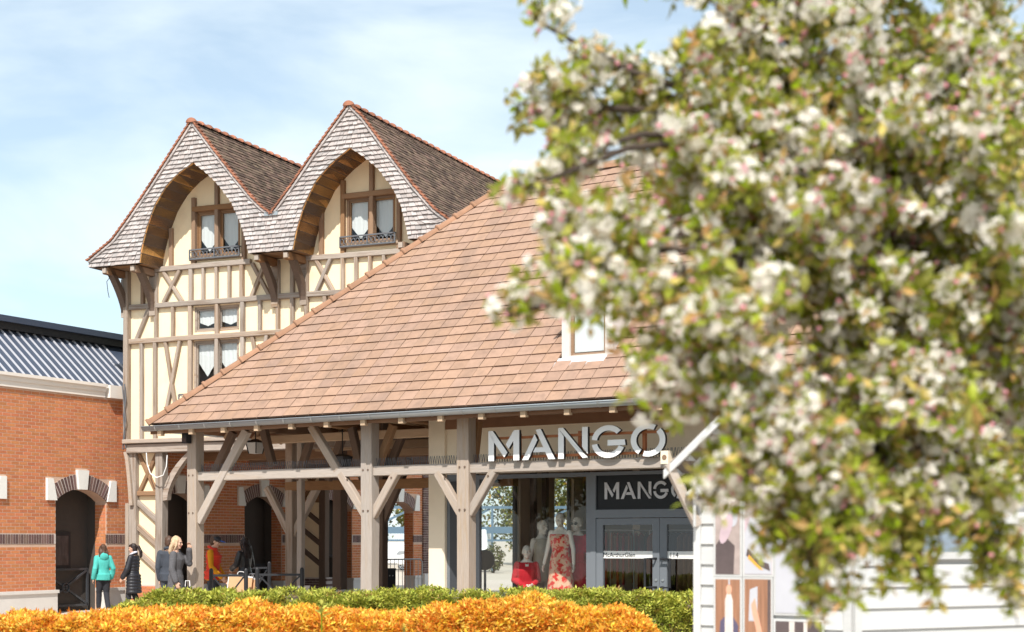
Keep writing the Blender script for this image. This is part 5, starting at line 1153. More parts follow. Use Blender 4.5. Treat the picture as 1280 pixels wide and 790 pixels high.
make_person(gp(211.5, 31.2), R(80), 1.74, {}, [dict(kind='trousers', name='trousers', mat='navy_denim'), dict(kind='shoes', name='shoes', mat='black_leather'), dict(kind='top', name='jacket', mat='navy_denim', ex=.022, collar=True)],
    dict(mat='hair_brown'), 'dark haired man in navy jacket, mostly hidden behind the blonde woman', female=False)
make_person(gp(266, 31.2), R(-4), 1.77, dict(kneeL=(.03, .06, .29), elL=(.02, .15, .64), wrL=(.10, .15, .50), elR=(.02, -.145, .635), wrR=(.13, -.12, .51), nod=.32, head=(.035, 0, .922)),
    [dict(kind='trousers', name='trousers', mat='navy_denim'), dict(kind='shoes', name='shoes', mat='white_shoe'), dict(kind='top', name='sweater', mat='mustard_knit', ex=.014, cuff=.98), dict(kind='top', name='padded_vest', mat='red_padded', ex=.036, low=.49, sleeve=False, collar=True, quilt=5, wr=.006), dict(kind='cap', name='cap', mat='black_quilt', wr=0), dict(kind='peak', name='cap_peak', mat='blue_cap', wr=0, vox=.006)],
    dict(mat='hair_brown'), 'man in red padded vest, mustard sleeves and dark cap looking down', female=False)
make_person(gp(306, 32.3), R(150), 1.72, dict(elL=(.03, .13, .66), wrL=(.13, .09, .61), elR=(.0, -.135, .65), wrR=(.10, -.12, .60), nod=.1),
    [dict(kind='trousers', name='trousers', mat='charcoal_cloth'), dict(kind='shoes', name='shoes', mat='black_leather'), dict(kind='top', name='leather_jacket', mat='black_leather', ex=.026, low=.50, cuff=.95, collar=True, wr=.012)],
    dict(mat='hair_dark', len=.15), 'long haired woman in black leather jacket behind the big kraft bag')
def bag(u, v, D, w, h, rz, lab, tilt=0, d=.16):
    p = pt(u, v, D); b = empty('paper_bag', (p.x, p.y, p.z), rz, lab, 'shopping bag', 'kraft shopping bags'); b.rotation_euler = (0, tilt, rz); t = .006
    for x0, x1, y0, y1, nm in ((-w/2, w/2, -d/2, -d/2+t, 'front_panel'), (-w/2, w/2, d/2-t, d/2, 'back_panel'), (-w/2, -w/2+t, -d/2+t, d/2-t, 'side_panel'), (w/2-t, w/2, -d/2+t, d/2-t, 'side_panel')): k = MB(); k.box(x0, x1, y0, y1, 0, h); k.build(nm, M['kraft'], b)
    k = MB(); k.box(-w/2+t, w/2-t, -d/2+t, d/2-t, 0, t); k.build('base', M['kraft'], b)
    k = MB(); q = .006
    for a in ((-w/2-q, w/2+q, -d/2-q, -d/2+.008), (-w/2-q, w/2+q, d/2-.008, d/2+q), (-w/2-q, -w/2+.008, -d/2+.009, d/2-.009), (w/2-.008, w/2+q, -d/2+.009, d/2-.009)): k.box(a[0], a[1], a[2], a[3], h-.02, h+.006)
    k.box(-w/2-q, -w/2+.012, -d/2-q-.002, -d/2+.004, 0, h-.021); k.build('white_edge', M['bagedge'], b)
    for y in (-d/2+.02, d/2-.02): k = MB(); k.tube([(-.08, y, h-.05), (-.07, y, h+.05), (-.04, y, h+.08), (.04, y, h+.08), (.07, y, h+.05), (.08, y, h-.05)], .007, 6); k.build('handle', M['bagedge'], b)
bag(297, 756, 30.95, .48, .60, R(4), 'large kraft paper shopping bag with white edges held by the man in the red vest', R(7)); bag(314, 755, 31.1, .28, .54, R(-38), 'narrower kraft paper bag right behind the large one', R(5), .12)
# mannequins in the window
def mloc(u, y): x = FM.x(u, y); w = FM.w(x, y); return w
pl = MB(); pl.box(XG0+.1, XG1-.15, YS+.2, YS+1.15, .1, .34); o = pl.build('display_platform', M['floorin'], None); o.location = mh.location; o.rotation_euler = mh.rotation_euler; tag(o, 'low display platform inside the shop window under the mannequins', 'platform')
def mann(u, v_top, y, base, face, pose, wear, lab, hair=None, sit=0, H=1.76):
    w = mloc(u, y); D = w.y; ztop = CAMH-(v_top-HOR)/FPX*D
    if not sit: H = (ztop-base)/.985
    r, V, hp = make_person((w.x, w.y, base+sit), face, H, pose, wear, hair, lab, 'mannequin', 'mannequin', 'shop window mannequins', True, name='mannequin'); return r, hp, H
FD = FM.ang-R(90)
mann(700.5, 642.5, YS+.45, .34, FD+R(10), dict(elL=(.0, .135, .64), wrL=(.03, .15, .50), elR=(.0, -.135, .64), wrR=(.03, -.16, .50)), [dict(kind='dress', name='long_dress', mat='floral_dress', ex=.014, low=.04, flare=.055, high=.80, sleeve=False, wr=.012)], 'tall central mannequin in a long floral halter dress')
mann(658, 680, YS+.40, .34, FD+R(38), dict(hipL=(0, .05, .52), kneeL=(.23, .06, .53), ankL=(.25, .06, .29), hipR=(0, -.05, .52), kneeR=(.23, -.045, .555), ankR=(.27, -.03, .32), elL=(.0, .125, .64), wrL=(.15, .05, .60), elR=(-.02, -.125, .64), wrR=(.17, -.03, .58)),
     [dict(kind='top', name='suit_jacket', mat='red_suit', ex=.013, low=.50, cuff=.93, wr=.008), dict(kind='trousers', name='suit_trousers', mat='red_suit')], 'seated mannequin in a red trouser suit', sit=-.52, H=1.76)
_r = [o for o in bpy.data.objects if o.name.startswith('mannequin')][-1]
k = MB(); k.add([(.100, -.03, 1.40), (.100, .03, 1.40), (.140, 0, 1.26), (.055, -.035, 1.45), (.055, .035, 1.45)], [(0, 1, 2), (3, 4, 1, 0)]); k.build('neckline', M['mannequin'], _r)
mann(677, 652, YS+1.0, .10, FD+R(70), dict(elL=(-.01, .13, .64), wrL=(.05, .12, .52)), [dict(kind='top', name='sleeveless_top', mat='sand_top', ex=.02, low=.42, sleeve=False, wr=.015), dict(kind='trousers', name='trousers', mat='sand_top', wide=1.3)], 'mannequin in a sand coloured top turned sideways behind the others')
r, hp, Hm = mann(722, 648, YS+.85, .2, FD+R(-5), dict(elL=(.0, .14, .64), wrL=(.03, .15, .49)), [dict(kind='dress', name='long_dress', mat='wine_cloth', ex=.018, low=.06, flare=.03, high=.84, cuff=.92, wr=.012)], 'mannequin in a long red dress with sunglasses, nearest the door frame')
k = MB()
for s in (-1, 1): k.ball(hp(.052, s*.023, .008), (.012, .034, .028), 10, 8)
k.tube([hp(.056, -.05, .012), hp(.060, 0, .012), hp(.056, .05, .012)], .006, 6); k.build('sunglasses', M['black'], r)
st = mloc(660, YS+.42); k = MB(); so_ = empty('display_stool', (st.x, st.y, .34), FD, 'small display stool under the seated mannequin', 'stool')
k.box(-.2, .16, -.2, .2, .30, .345); k.build('seat', M['floorin'], so_)
for a, b in ((-.17, -.17), (.12, -.17), (.12, .17), (-.17, .17)): k = MB(); k.box(a-.02, a+.02, b-.02, b+.02, 0, .299); k.build('leg', M['black'], so_)
# garment rails inside
def rail(u, y, L, mats, lab, ang=0.):
    w = mloc(u, y); g_ = empty('garment_rail', (w.x, w.y, .1), FM.ang+ang, lab, 'clothes rail'); k = MB()
    for x in (-L/2, L/2): k.tube([(x, 0, 0), (x, 0, 1.75)], .016, 8); k.box(x-.02, x+.02, -.25, .25, 0, .03)
    k.tube([(-L/2, 0, 1.75), (L/2, 0, 1.75)], .016, 8); k.build('frame', M['galv'], g_); n = int(L/.11); rg = random.Random(int(u))
    for i in range(n):
        x = -L/2+.08+(L-.16)*i/max(n-1, 1); hh = rg.uniform(.75, 1.25); gm = MB(); ww = rg.uniform(.17, .22)
        gm.loft([(0, 0, -hh, .018, ww*1.05), (0, 0, -hh*.5, .024, ww), (0, 0, -.12, .022, ww*.95), (0, 0, -.05, .018, ww*.5), (0, 0, -.02, .01, .03)], 10)
        o = gm.build('garment', M[rg.choice(mats)], None, smooth=True); o.parent = None; o.matrix_world = Matrix.Translation(Vector((w.x, w.y, .1))) @ Matrix.Rotation(FM.ang+ang, 4, 'Z') @ Matrix.Translation((x, 0, 1.73))
        which = ['leftmost', 'second from left', 'third from left', 'fourth from left', 'fifth from left', 'sixth from left', 'seventh from left', 'eighth from left', 'ninth from left', 'tenth from left'][i]
        tag(o, '%s garment on the %s' % (which, lab), 'garment', 'garments on the ' + lab)
rail(758, 2.6, 1.0, ['rust_garment', 'red_suit', 'brown_garment', 'wine_cloth'], 'clothes rail left behind the glass door', R(25)); rail(795, 3.4, 1.0, ['wine_cloth', 'red_suit', 'charcoal_cloth'], 'clothes rail farther back behind the door handles', R(10)); rail(845, 3.2, 1.2, ['brown_garment', 'charcoal_cloth', 'rust_garment'], 'clothes rail behind the right hand door leaf', R(-10))
w = mloc(777, 3.0); k = MB(); k.box(-.14, .14, -.14, .14, 0, 1.65); cl = k.build('display_pillar', M['wallin'], None); cl.location = (w.x, w.y, .1); cl.rotation_euler = (0, 0, FM.ang); tag(cl, 'beige square display pillar seen through the left door leaf', 'pillar')
# ------------------------------------------------------------------ hedge and golden shrubs
sprig_v = []; sprig_f = []
for i in range(5):
    a = i*2.4; d = Vector((math.cos(a), math.sin(a), .55+.25*(i % 2))).normalized(); s = Vector((-math.sin(a), math.cos(a), 0)); b = Vector((0, 0, .12*i)); n = len(sprig_v)
    sprig_v += [b, b+d*.5+s*.17, b+d*1.0, b+d*.5-s*.17]; sprig_f.append((n, n+1, n+2, n+3))
def mound(name, label, cat, prof_fn, x0, x1, yc, depth, n, size, mats, probs, inner, group=None, seed=0, tilt=1.0, base=.05, edge=.35):
    """a clipped shrub: an uneven solid of twigs covered with small leafy sprigs; prof_fn(x) gives the top"""
    rg = np.random.default_rng(500+seed); root = empty(name, ((x0+x1)/2, yc, base), 0, label, cat, group); cx = (x0+x1)/2
    nx = max(8, int((x1-x0)/.10)); ny = 12; v = []
    def env(x): t = min((x-x0), (x1-x))/edge; return min(1, max(.0, t))**.5
    def surf(x, f):   # f 0..1 goes from front foot over the top to the rear foot
        e = env(x); H = (prof_fn(x)-base)*(.35+.65*e); a = math.pi*f; ss = abs(math.sin(a))**.45*1; cc = math.copysign(abs(math.cos(a))**.6, math.cos(a))
        lump = .07*mnoise.noise(Vector((x*1.9+seed, f*3, 1)))+.07*mnoise.noise(Vector((x*5+seed, f*8, 4)))
        return Vector((x-cx, -cc*(depth/2+lump)*(.55+.45*e), max(0, ss*(H+lump))))
    for i in range(nx+1):
        for j in range(ny+1): p = surf(x0+(x1-x0)*i/nx, j/ny); v.append((p.x, p.y*.93, p.z*.94))
    m = MB(); m.add(v, [(i*(ny+1)+j, (i+1)*(ny+1)+j, (i+1)*(ny+1)+j+1, i*(ny+1)+j+1) for i in range(nx) for j in range(ny)]+[tuple(j for j in range(ny+1)), tuple(nx*(ny+1)+j for j in range(ny, -1, -1))]); recalc(m.build('twigs', inner, root))
    P = []
    for _ in range(n):
        f = rg.beta(1.1, 1.4)*.82; x = rg.uniform(x0, x1); p = surf(x, f); q = surf(x, .5)
        P.append(p*(1+0)+Vector((0, 0, -rg.exponential(.018)))+Vector(((rg.uniform(-1, 1))*.02, 0, .012*abs(rg.normal()))))
    P = np.array([tuple(p) for p in P]); ms = rand_rots(n, tilt, (size*.6, size*1.35), rg)
    # clumps: leave thin patches where twigs show
    dens = np.array([mnoise.noise(Vector((p[0]*3.1+seed, p[1]*3, p[2]*4.2))) for p in P]); keep = dens > rg.uniform(-.55, .12, n)
    mi = rg.choice(len(mats), n, p=probs)
    # stray shoots standing proud of the clipped surface
    sh_ = MB(); SP = []
    for _ in range(int((x1-x0)*16)):
        p = surf(rg.uniform(x0+.1, x1-.1), rg.uniform(.22, .62)); L = rg.uniform(.04, .13); q = p+Vector((rg.normal()*.02, rg.normal()*.02, L)); sh_.tube([p-Vector((0, 0, .05)), q], [.0035, .002], 4)
        for k_ in range(int(L/.022)): SP.append(tuple(p.lerp(q, (k_+.5)*.022/L)))
    sh_.build('shoots', inner, root, 'stuff'); ns_ = len(SP)
    grid_mesh('shoot_leaves', sprig_v, sprig_f, rand_rots(ns_, .7, (size*.4, size*.75), rg), np.array(SP), mats, root, matidx=rg.choice(len(mats), ns_, p=probs))
    grid_mesh('leaves', sprig_v, sprig_f, ms[keep], P[keep], mats, root, matidx=mi[keep]); return root
M['hedge_pale'] = mat('pale_new_hedge_leaf', (.56, .54, .10), .6, var=.3, transl=.35); M['gold_pale'] = mat('yellow_leaf', (.86, .66, .13), .6, var=.2, transl=.35); M['gold_red'] = mat('russet_leaf', (.70, .24, .035), .6, var=.3, transl=.3)
def hz(px_v, D): return CAMH-(px_v-HOR)/FPX*D
DH = 22.6; X0h, X1h = pt(128, 0, DH).x, pt(905, 0, DH).x
def hedge_top(x):
    u = 640+x/DH*FPX; v = np.interp(u, [120, 150, 200, 250, 330, 420, 455, 520, 600, 700, 860, 920], [768, 757, 747, 744.5, 744, 745, 741.5, 742, 744, 744.5, 746, 747]); return hz(v, DH-.1)+.03*mnoise.noise(Vector((x*2.2, 0, 0)))
mound('clipped_hedge', 'low clipped light green hedge running in front of the shop', 'hedge', hedge_top, X0h, X1h, DH, .9, 24000, .070, [M['hedge'], M['hedge_pale'], M['leaf_bronze']], (.62, .32, .06), M['hedge_in'], seed=1)
DG = 18.2
gs = [(-90, 150, 'golden orange spirea shrub at the far left below the brick wall', [(-90, 772), (0, 773), (60, 770), (150, 772)], 0), (120, 420, 'golden orange spirea shrub below the people at the railing', [(120, 771), (200, 767), (260, 762), (310, 757), (350, 760), (420, 768)], .0),
      (395, 545, 'lower golden orange spirea shrub in the dip with green weeds', [(395, 769), (440, 768), (500, 766), (545, 763)], .1), (520, 835, 'tallest golden orange spirea shrub in front of the shop window', [(520, 766), (570, 758), (625, 749), (690, 755), (760, 764), (835, 782)], -.1)]
for i, (u0, u1, lab, pf, dy) in enumerate(gs):
    D = DG+dy; us = [a for a, b in pf]; vs_ = [b for a, b in pf]
    mound('golden_shrub', lab, 'shrub', lambda x: hz(np.interp(640+x/(D-.1)*FPX, us, vs_), D-.1)-.055+.03*mnoise.noise(Vector((x*3, 5, 0))), pt(u0-(25 if i else 0), 0, D).x, pt(u1+(25 if i < 3 else 0), 0, D).x, D+.25, 1.3, int(46*(u1-u0)), .070, [M['gold'], M['gold_pale'], M['gold_red']], (.54, .23, .23), M['gold_in'], 'golden spirea shrubs', 10+i, tilt=1.2, edge=(.14 if i < 3 else .3))
for i, (u, v, D, s, lab) in enumerate(((402, 760, 16.0, .16, 'bright green leafy weed poking out of the golden shrubs, near the middle'), (214, 786, 16.4, .09, 'small green weed in the golden shrubs at lower left'), (505, 784, 16.4, .07, 'small green weed in the golden shrubs right of the tall weed'))):
    p = pt(u, v, D); w_ = empty('weed_plant', (p.x, p.y, .05), 0, lab, 'weed', 'green weeds among the golden shrubs'); k = MB(); k.tube([(0, 0, 0), (0, 0, p.z-.05)], .008, 5); k.build('stem', M['leaf'], w_)
    for j in range(7):
        a = j*2.4; k = MB(); dv = Vector((math.cos(a), math.sin(a), .5+.15*j)).normalized(); sd = Vector((-math.sin(a), math.cos(a), 0)); b = Vector((0, 0, p.z-.05-s*.6+j*s*.13)); L = s*(.9-.05*j)
        q = [b, b+dv*L*.3+sd*L*.2+Vector((0, 0, .01)), b+dv*L*.65+sd*L*.17, b+dv*L-Vector((0, 0, L*.12)), b+dv*L*.65-sd*L*.17, b+dv*L*.3-sd*L*.2+Vector((0, 0, .01))]; k.add(q+[b+dv*L*.5-Vector((0, 0, L*.05))], [(0, 1, 6), (1, 2, 6), (2, 3, 6), (3, 4, 6), (4, 5, 6), (5, 0, 6)]); k.build('leaf', M['hedge_pale'], w_)
# ------------------------------------------------------------------ white weatherboarded kiosk
DK = 13.4; c0 = pt(869, 0, DK); c1 = pt(1066, 0, 12.55)       # corners of the poster wall
ka = math.atan2(c1.y-c0.y, c1.x-c0.x); FK = Frame(c0.x, c0.y, ka); WK = (Vector((c1.x, c1.y))-Vector((c0.x, c0.y))).length
ck = empty('white_kiosk', (c0.x, c0.y, 0), ka, 'white weatherboarded kiosk with a small gabled roof behind the blossom', 'kiosk')
ZK = FK.z(869, 569, 0); EXK = .178; LK = 5.0; c2 = pt(1400, 0, 13.9)
FK2 = Frame(c1.x, c1.y, math.atan2(c2.y-c1.y, c2.x-c1.x)); ANG2 = FK2.ang-FK.ang
print('kiosk', WK, ZK, math.degrees(ka), math.degrees(ANG2))
k = MB(); v2 = [(0, 0), (WK, 0), (WK+LK*math.cos(ANG2), LK*math.sin(ANG2)), (LK*math.cos(ANG2), LK*math.sin(ANG2))]
ins = .03; vv = [(0+ins, ins*1.6), (WK-ins*.5, ins*1.6), (WK-ins+LK*math.cos(ANG2), LK*math.sin(ANG2)), (LK*math.cos(ANG2)+ins, LK*math.sin(ANG2))]
k.add([(x, y, 0) for x, y in vv]+[(x, y, ZK+.1) for x, y in vv], [(3, 2, 1, 0), (4, 5, 6, 7)]+[(i, (i+1) % 4, (i+1) % 4+4, i+4) for i in range(4)]); k.build('core_wall', M['paint_white'], ck)
def boards(frame_empty, L, ztop, skip=None, gable=None):
    z = .05
    while z < ztop-.02:
        z1 = min(z+EXK, ztop); k = MB(); segs = [(.07, L-.07)]
        if skip and z1 > skip[2] and z < skip[3]: segs = [(.07, skip[0]), (skip[1], L-.07)]
        for a, b in segs: k.hexa([(a, -.028, z), (b, -.028, z), (b, .02, z), (a, .02, z)], [(a, -.006, z1+.004), (b, -.006, z1+.004), (b, .02, z1+.004), (a, .02, z1+.004)])
        k.build('board', M['paint_white'], frame_empty); z += EXK
boards(ck, WK, ZK)
side = empty('side_wall', (WK, 0, 0), ANG2, parent=ck)
zwin0, zwin1 = FK2.z(1200, 690, 0), FK2.z(1200, 625, 0); xw0, xw1 = FK2.x(1150), FK2.x(1248)
boards(side, LK, ZK, (xw0-.06, xw1+.06, zwin0-.06, zwin1+.06))
for x0, x1 in ((xw0-.06, xw0), (xw1, xw1+.06)): k = MB(); k.box(x0, x1, -.035, .03, zwin0-.06, zwin1+.06); k.build('window_casing', M['paint_white'], side)
for z0, z1 in ((zwin0-.06, zwin0), (zwin1, zwin1+.06)): k = MB(); k.box(xw0+.001, xw1-.001, -.033, .03, z0, z1); k.build('window_casing', M['paint_white'], side)
k = MB(); k.box(xw0, xw1, -.012, .02, zwin0, zwin1); k.build('window_pane', M.setdefault('bluepane', mat('blue_grey_pane', (.20, .25, .31), .15, spec=.6)), side)
for x, pr, nm in ((0, ck, 'corner_trim'), (WK-.07, ck, 'corner_trim')): k = MB(); k.box(x, x+.069, -.034, .03, 0, ZK); k.build(nm, M['paint_white'], pr)
k = MB(); k.box(.0005, .069, -.034, .03, 0, ZK); k.build('corner_trim', M['paint_white'], side)
# gable over the poster wall
XA = WK/2; ZA = ZK+.62; ovk = .19
k = MB(); k.prism([(0, ZK), (WK, ZK), (XA, ZA-.12)], .0, .06); k.build('gable_wall', M['paint_white'], ck)
dsv = Vector((math.cos(ANG2), math.sin(ANG2), 0)); sl_ = (ZA-ZK)/(XA)
for s in (-1, 1):
    xe = -ovk if s < 0 else WK+ovk; ze = ZK-ovk*sl_; f0 = Vector((xe, -.2, ze)); f1 = Vector((XA, -.2, ZA)); g0 = f0+dsv*(LK+.5); g1 = f1+dsv*(LK+.5)
    k = MB(); up = Vector((0, 0, .05)); P = [f0, f1, g1, g0] if s < 0 else [f1, f0, g0, g1]; k.hexa(P, [q+up for q in P]); k.build('roof_slope', M['slate'], ck)
    k = MB(); o1 = Vector((0, -.03, 0)); P = [f0+o1-Vector((0, 0, .05)), f1+o1-Vector((0, 0, .06)), f1+o1+Vector((0, 0, .025)), f0+o1+Vector((0, 0, .025))]; k.hexa(P, [q+Vector((0, .028, 0)) for q in P]); recalc(k.build('barge_board', M['paint_white'], ck))
    k = MB(); up = Vector((0, 0, -.012)); P = [f0+Vector((0, .03, -.002)), f1+Vector((0, .03, -.002)), f1+Vector((0, .3, -.002)), f0+Vector((0, .3, -.002))]; k.hexa([q+up for q in P], [q-Vector((0, 0, .001)) for q in P]); k.build('soffit_board', M['paint_white'], ck)
    for j in range(7): t = (j+.5)/7; b = f0.lerp(f1, t); k = MB(); k.box(b.x-.02, b.x+.02, .0-.16, .0, b.z-.06, b.z-.016); k.build('dentil', M['paint_white'], ck)
k = MB(); k.beam((.03, -.01, ZK-.62), (-.16, -.2, ZK-.08), .09, .07); k.build('eave_bracket', M['timber_pale'], ck)
p = FK.at(868, 605, -.16); lw = empty('wall_lamp', FK.w(p[0]-.02, -.12, p[1]-.12), ka, 'white wall lamp with a dish shade at the kiosk corner', 'lamp')
k = MB(); k.loft([(0, 0, .02, .085, .085), (0, 0, .05, .07, .07), (0, 0, .085, .03, .03), (0, 0, .11, .012, .012)], 18); k.build('shade', M['paint_white'], lw, smooth=True)
k = MB(); k.tube([(0, 0, .11), (0, .02, .15), (0, .09, .15), (0, .11, .10)], .012, 8); k.build('arm', M['paint_white'], lw); k = MB(); k.ball((0, 0, .015), .03, 10, 8); k.build('bulb', M['white'], lw, smooth=True); k = MB(); k.tube([(.0, .0, -.25), (0, 0, .02)], .014, 8); k.build('stem', M['paint_white'], lw)
# posters on the kiosk
def colm(n, c, **kw): return M.setdefault(n, mat(n, c, .6, **kw))
def poster(u0, v0, u1, v1, lab, base, shapes, grp='posters on the white kiosk'):
    um = (u0+u1)/2; x0, x1 = FK.x(u0, -.05), FK.x(u1, -.05); z1, z0 = FK.z(um, v0, -.05), FK.z(um, v1, -.05); W, H = x1-x0, z1-z0
    o = empty('poster', FK.w(x0, -.05, z0), ka, lab, 'poster', grp)
    k = MB(); k.box(-.012, W+.012, .0, .022, -.012, H+.012); k.build('backing', M['paint_white'], o); k = MB(); k.box(.008, W-.008, -.004, .0, .008, H-.008); k.build('print', base, o)
    for i, (m, poly) in enumerate(shapes):
        k = MB(); pts = [(.01+a*(W-.02), .01+b*(H-.02)) for a, b in poly]; k.prism(pts, -.0050-.0006*i, -.0042); recalc(k.build('printed_shape', m, o))
def ell(cx, cy, rx, ry, n=14, rot=0): return [(cx+rx*math.cos(t)*math.cos(rot)-ry*math.sin(t)*math.sin(rot), cy+rx*math.cos(t)*math.sin(rot)+ry*math.sin(t)*math.cos(rot)) for t in [2*math.pi*i/n for i in range(n)]]
taupe, cream_, dk_, gr_, orange_, mauve = colm('taupe_print', (.36, .29, .27), na=.2, ns=9), colm('cream_print', (.60, .54, .50), na=.15, ns=7), colm('dark_print', (.10, .075, .075), na=.2), colm('pale_grey_print', (.46, .46, .50), na=.06, ns=3), colm('orange_print', (.72, .34, .06)), colm('mauve_print', (.50, .38, .42), na=.15)
pbrown, skinp, navyp = colm('brown_print', (.30, .15, .09), na=.35, nscale=(14, 1, .4)), colm('flesh_print', (.62, .33, .23), na=.12, ns=8), colm('purple_navy_print', (.10, .085, .14))
poster(893.5, 598, 926, 719, 'kiosk poster of pale leaves on brown grey, upper left of the four', taupe, [(dk_, [(0, 0), (.75, 0), (.8, .3), (.3, .42), (0, .3)]), (cream_, ell(.45, .78, .3, .16, rot=.6)), (gr_, ell(.72, .60, .2, .1)), (mauve, ell(.45, .48, .3, .12, rot=.4)), (cream_, ell(.75, .86, .18, .1))])
poster(930, 588, 966, 719, 'kiosk poster of pale clothes and an orange pencil, upper right of the four', mauve, [(gr_, [(0, 0), (1, 0), (1, .35), (.7, .55), (.2, .55), (0, .4)]), (cream_, ell(.4, .86, .3, .14)), (dk_, [(.05, .18), (.5, .08), (.95, .03), (.9, .10), (.5, .14), (.1, .25)]), (orange_, [(.12, .15), (.55, .045), (.7, .04), (.5, .09), (.15, .19)])])
poster(893.5, 723, 926, 830, 'kiosk poster of a cream garment on a hanger, lower left of the four', pbrown, [(navyp, [(.1, 0), (.9, 0), (.95, .45), (.6, .62), (.2, .5)]), (cream_, [(.38, 0), (.75, 0), (.72, .75), (.62, .86), (.5, .86), (.40, .75)]), (skinp, ell(.56, .88, .12, .06)), (gr_, [(.54, .94), (.60, .94), (.60, 1), (.54, 1)])])
poster(930, 723, 964.5, 830, 'kiosk poster of a raised arm in front of brown curtains, lower right of the four', pbrown, [(gr_, [(.15, .5), (.5, .5), (.5, .92), (.2, .88)]), (skinp, [(.25, .70), (.40, .78), (.50, .62), (.66, .40), (.85, 0), (.62, 0), (.45, .40), (.30, .58)]), (dk_, [(.9, 0), (1, 0), (1, 1), (.9, 1)])])
poster(968.5, 600, 1028, 768, 'plain pale grey poster panel on the kiosk, right of the four pictures', gr_, [])
poster(968.5, 776, 1028, 850, 'dark poster with pale stripes at the foot of the kiosk wall', dk_, [(cream_, [(.3, 0), (.42, 0), (.42, 1), (.3, 1)]), (cream_, [(.62, 0), (.70, 0), (.70, 1), (.62, 1)])])
# ------------------------------------------------------------------ blossoming crab apple in the foreground
ct = empty('blossom_tree', (2.75, 6.9, 0), 0, 'white blossoming crab apple tree spreading over the right foreground', 'tree'); T0v = Vector((2.75, 6.9, 0))
rt_ = random.Random(21); rg = np.random.default_rng(21)
lobes = [(990, 620, 5.8, 70, 70, .3, .5), (1040, 590, 5.9, 80, 60, .3, .4), (1015, 690, 5.8, 45, 50, .2, .26), (1120, 690, 6.0, 40, 45, .2, .2), (1255, 700, 5.9, 35, 55, .2, .2), (1065, 700, 5.8, 30, 40, .15, .12), (1200, 650, 6.0, 60, 45, .25, .25), (1060, 370, 6.4, 130, 110, .6, 1.3), (1000, 300, 6.1, 110, 110, .5, .9), (960, 90, 6.6, 130, 110, .6, .9), (1180, 60, 6.7, 130, 110, .7, 1.0), (1130, 440, 6.3, 120, 100, .6, 1.0), (690, 200, 6.2, 50, 40, .2, .16), (660, 130, 6.4, 30, 30, .15, .08), (715, 270, 6.0, 60, 50, .3, .25),   # u, v, D, half width px, half height px, half depth m, weight
    (1090, 215, 6.5, 240, 250, .95, 3.6), (1230, 380, 6.3, 170, 300, .9, 2.6), (900, 210, 6.3, 150, 220, .7, 1.75), (790, 150, 6.5, 110, 90, .4, .55), (700, 130, 6.4, 60, 60, .25, .30), (670, 25, 6.5, 28, 32, .12, .07), (745, 75, 6.4, 90, 22, .15, .14),
    (760, 290, 6.0, 105, 75, .4, .55), (700, 330, 5.9, 52, 45, .2, .17), (735, 375, 5.8, 75, 42, .25, .24), (635, 395, 5.8, 36, 20, .1, .06), (645, 240, 6.0, 30, 16, .1, .05), (880, 420, 5.9, 125, 120, .6, 1.1), (960, 560, 5.8, 105, 95, .5, .85), (905, 490, 5.9, 100, 55, .4, .42), (872, 625, 5.7, 25, 26, .1, .05),
    (1040, 640, 5.8, 75, 60, .35, .42), (1100, 520, 6.2, 150, 120, .7, 1.3), (1130, 640, 6.0, 85, 70, .4, .42), (1225, 620, 6.0, 60, 60, .35, .3), (810, 500, 5.8, 38, 32, .15, .12), (1300, 150, 6.9, 200, 280, .9, 1.6), (1010, 720, 5.8, 22, 45, .12, .06), (1150, 725, 6.0, 24, 30, .1, .05), (1265, 725, 5.9, 22, 45, .12, .07), (960, 665, 5.8, 40, 40, .2, .15), (1000, -60, 6.6, 300, 80, .8, 1.3), (1450, 350, 6.6, 160, 350, .9, 1.2)]
wood = MB(); fork = Vector((2.55, 6.8, 1.75)); wood.tube([T0v, T0v+Vector((.02, 0, .6)), T0v+Vector((-.08, -.04, 1.2)), fork], [.125, .10, .09, .085], 12); wood2 = MB(); twig = MB()
LC = []; anchors = []
hub = [pt(1120, 330, 6.6), pt(1240, 150, 6.8), pt(980, 330, 6.2), pt(1080, 560, 6.1), pt(920, 170, 6.4)]
limbs = {}
for i, hb_ in enumerate(hub):
    mid = fork.lerp(hb_, .5)+Vector((rt_.uniform(-.08, .08), rt_.uniform(-.1, .1), .12)); pth = [fork, fork.lerp(mid, .5)+Vector((0, 0, .05)), mid, mid.lerp(hb_, .5)+Vector((0, .04, .03)), hb_]
    wood2.tube(pth, [.045, .036, .028, .022, .016], 8)
shoots = []; wsum = sum(l[6] for l in lobes); NT = 1130
for (u, v, D, hu, hv, hd_, w) in lobes:
    c = pt(u, v, D); r = Vector((hu/FPX*D, hd_, hv/FPX*D)); h0 = min(hub, key=lambda q: (q-c).length)
    md = h0.lerp(c, .5)+Vector((rt_.uniform(-.06, .06), rt_.uniform(-.05, .05), .05)); wood2.tube([h0, md, c], [.022, .014, .008], 6); path = [h0, md, c]
    for _ in range(max(3, round(NT*w/wsum))):
        while True:
            d = Vector(rg.uniform(-1, 1, 3))
            if d.length < 1: break
        d = d*(.55+.45*d.length) if d.length > .2 else d
        e = c+Vector((d.x*r.x, d.y*r.y, d.z*r.z)); t = rt_.uniform(.45, 1.0); s = md.lerp(c, t) if t > .5 else h0.lerp(md, t+.4)
        m_ = s.lerp(e, .5)+Vector((rt_.uniform(-.05, .05), rt_.uniform(-.05, .05), rt_.uniform(-.01, .07))); shoots.append((s, m_, e)); twig.tube([s, m_, e], [.0075, .005, .0025], 4)
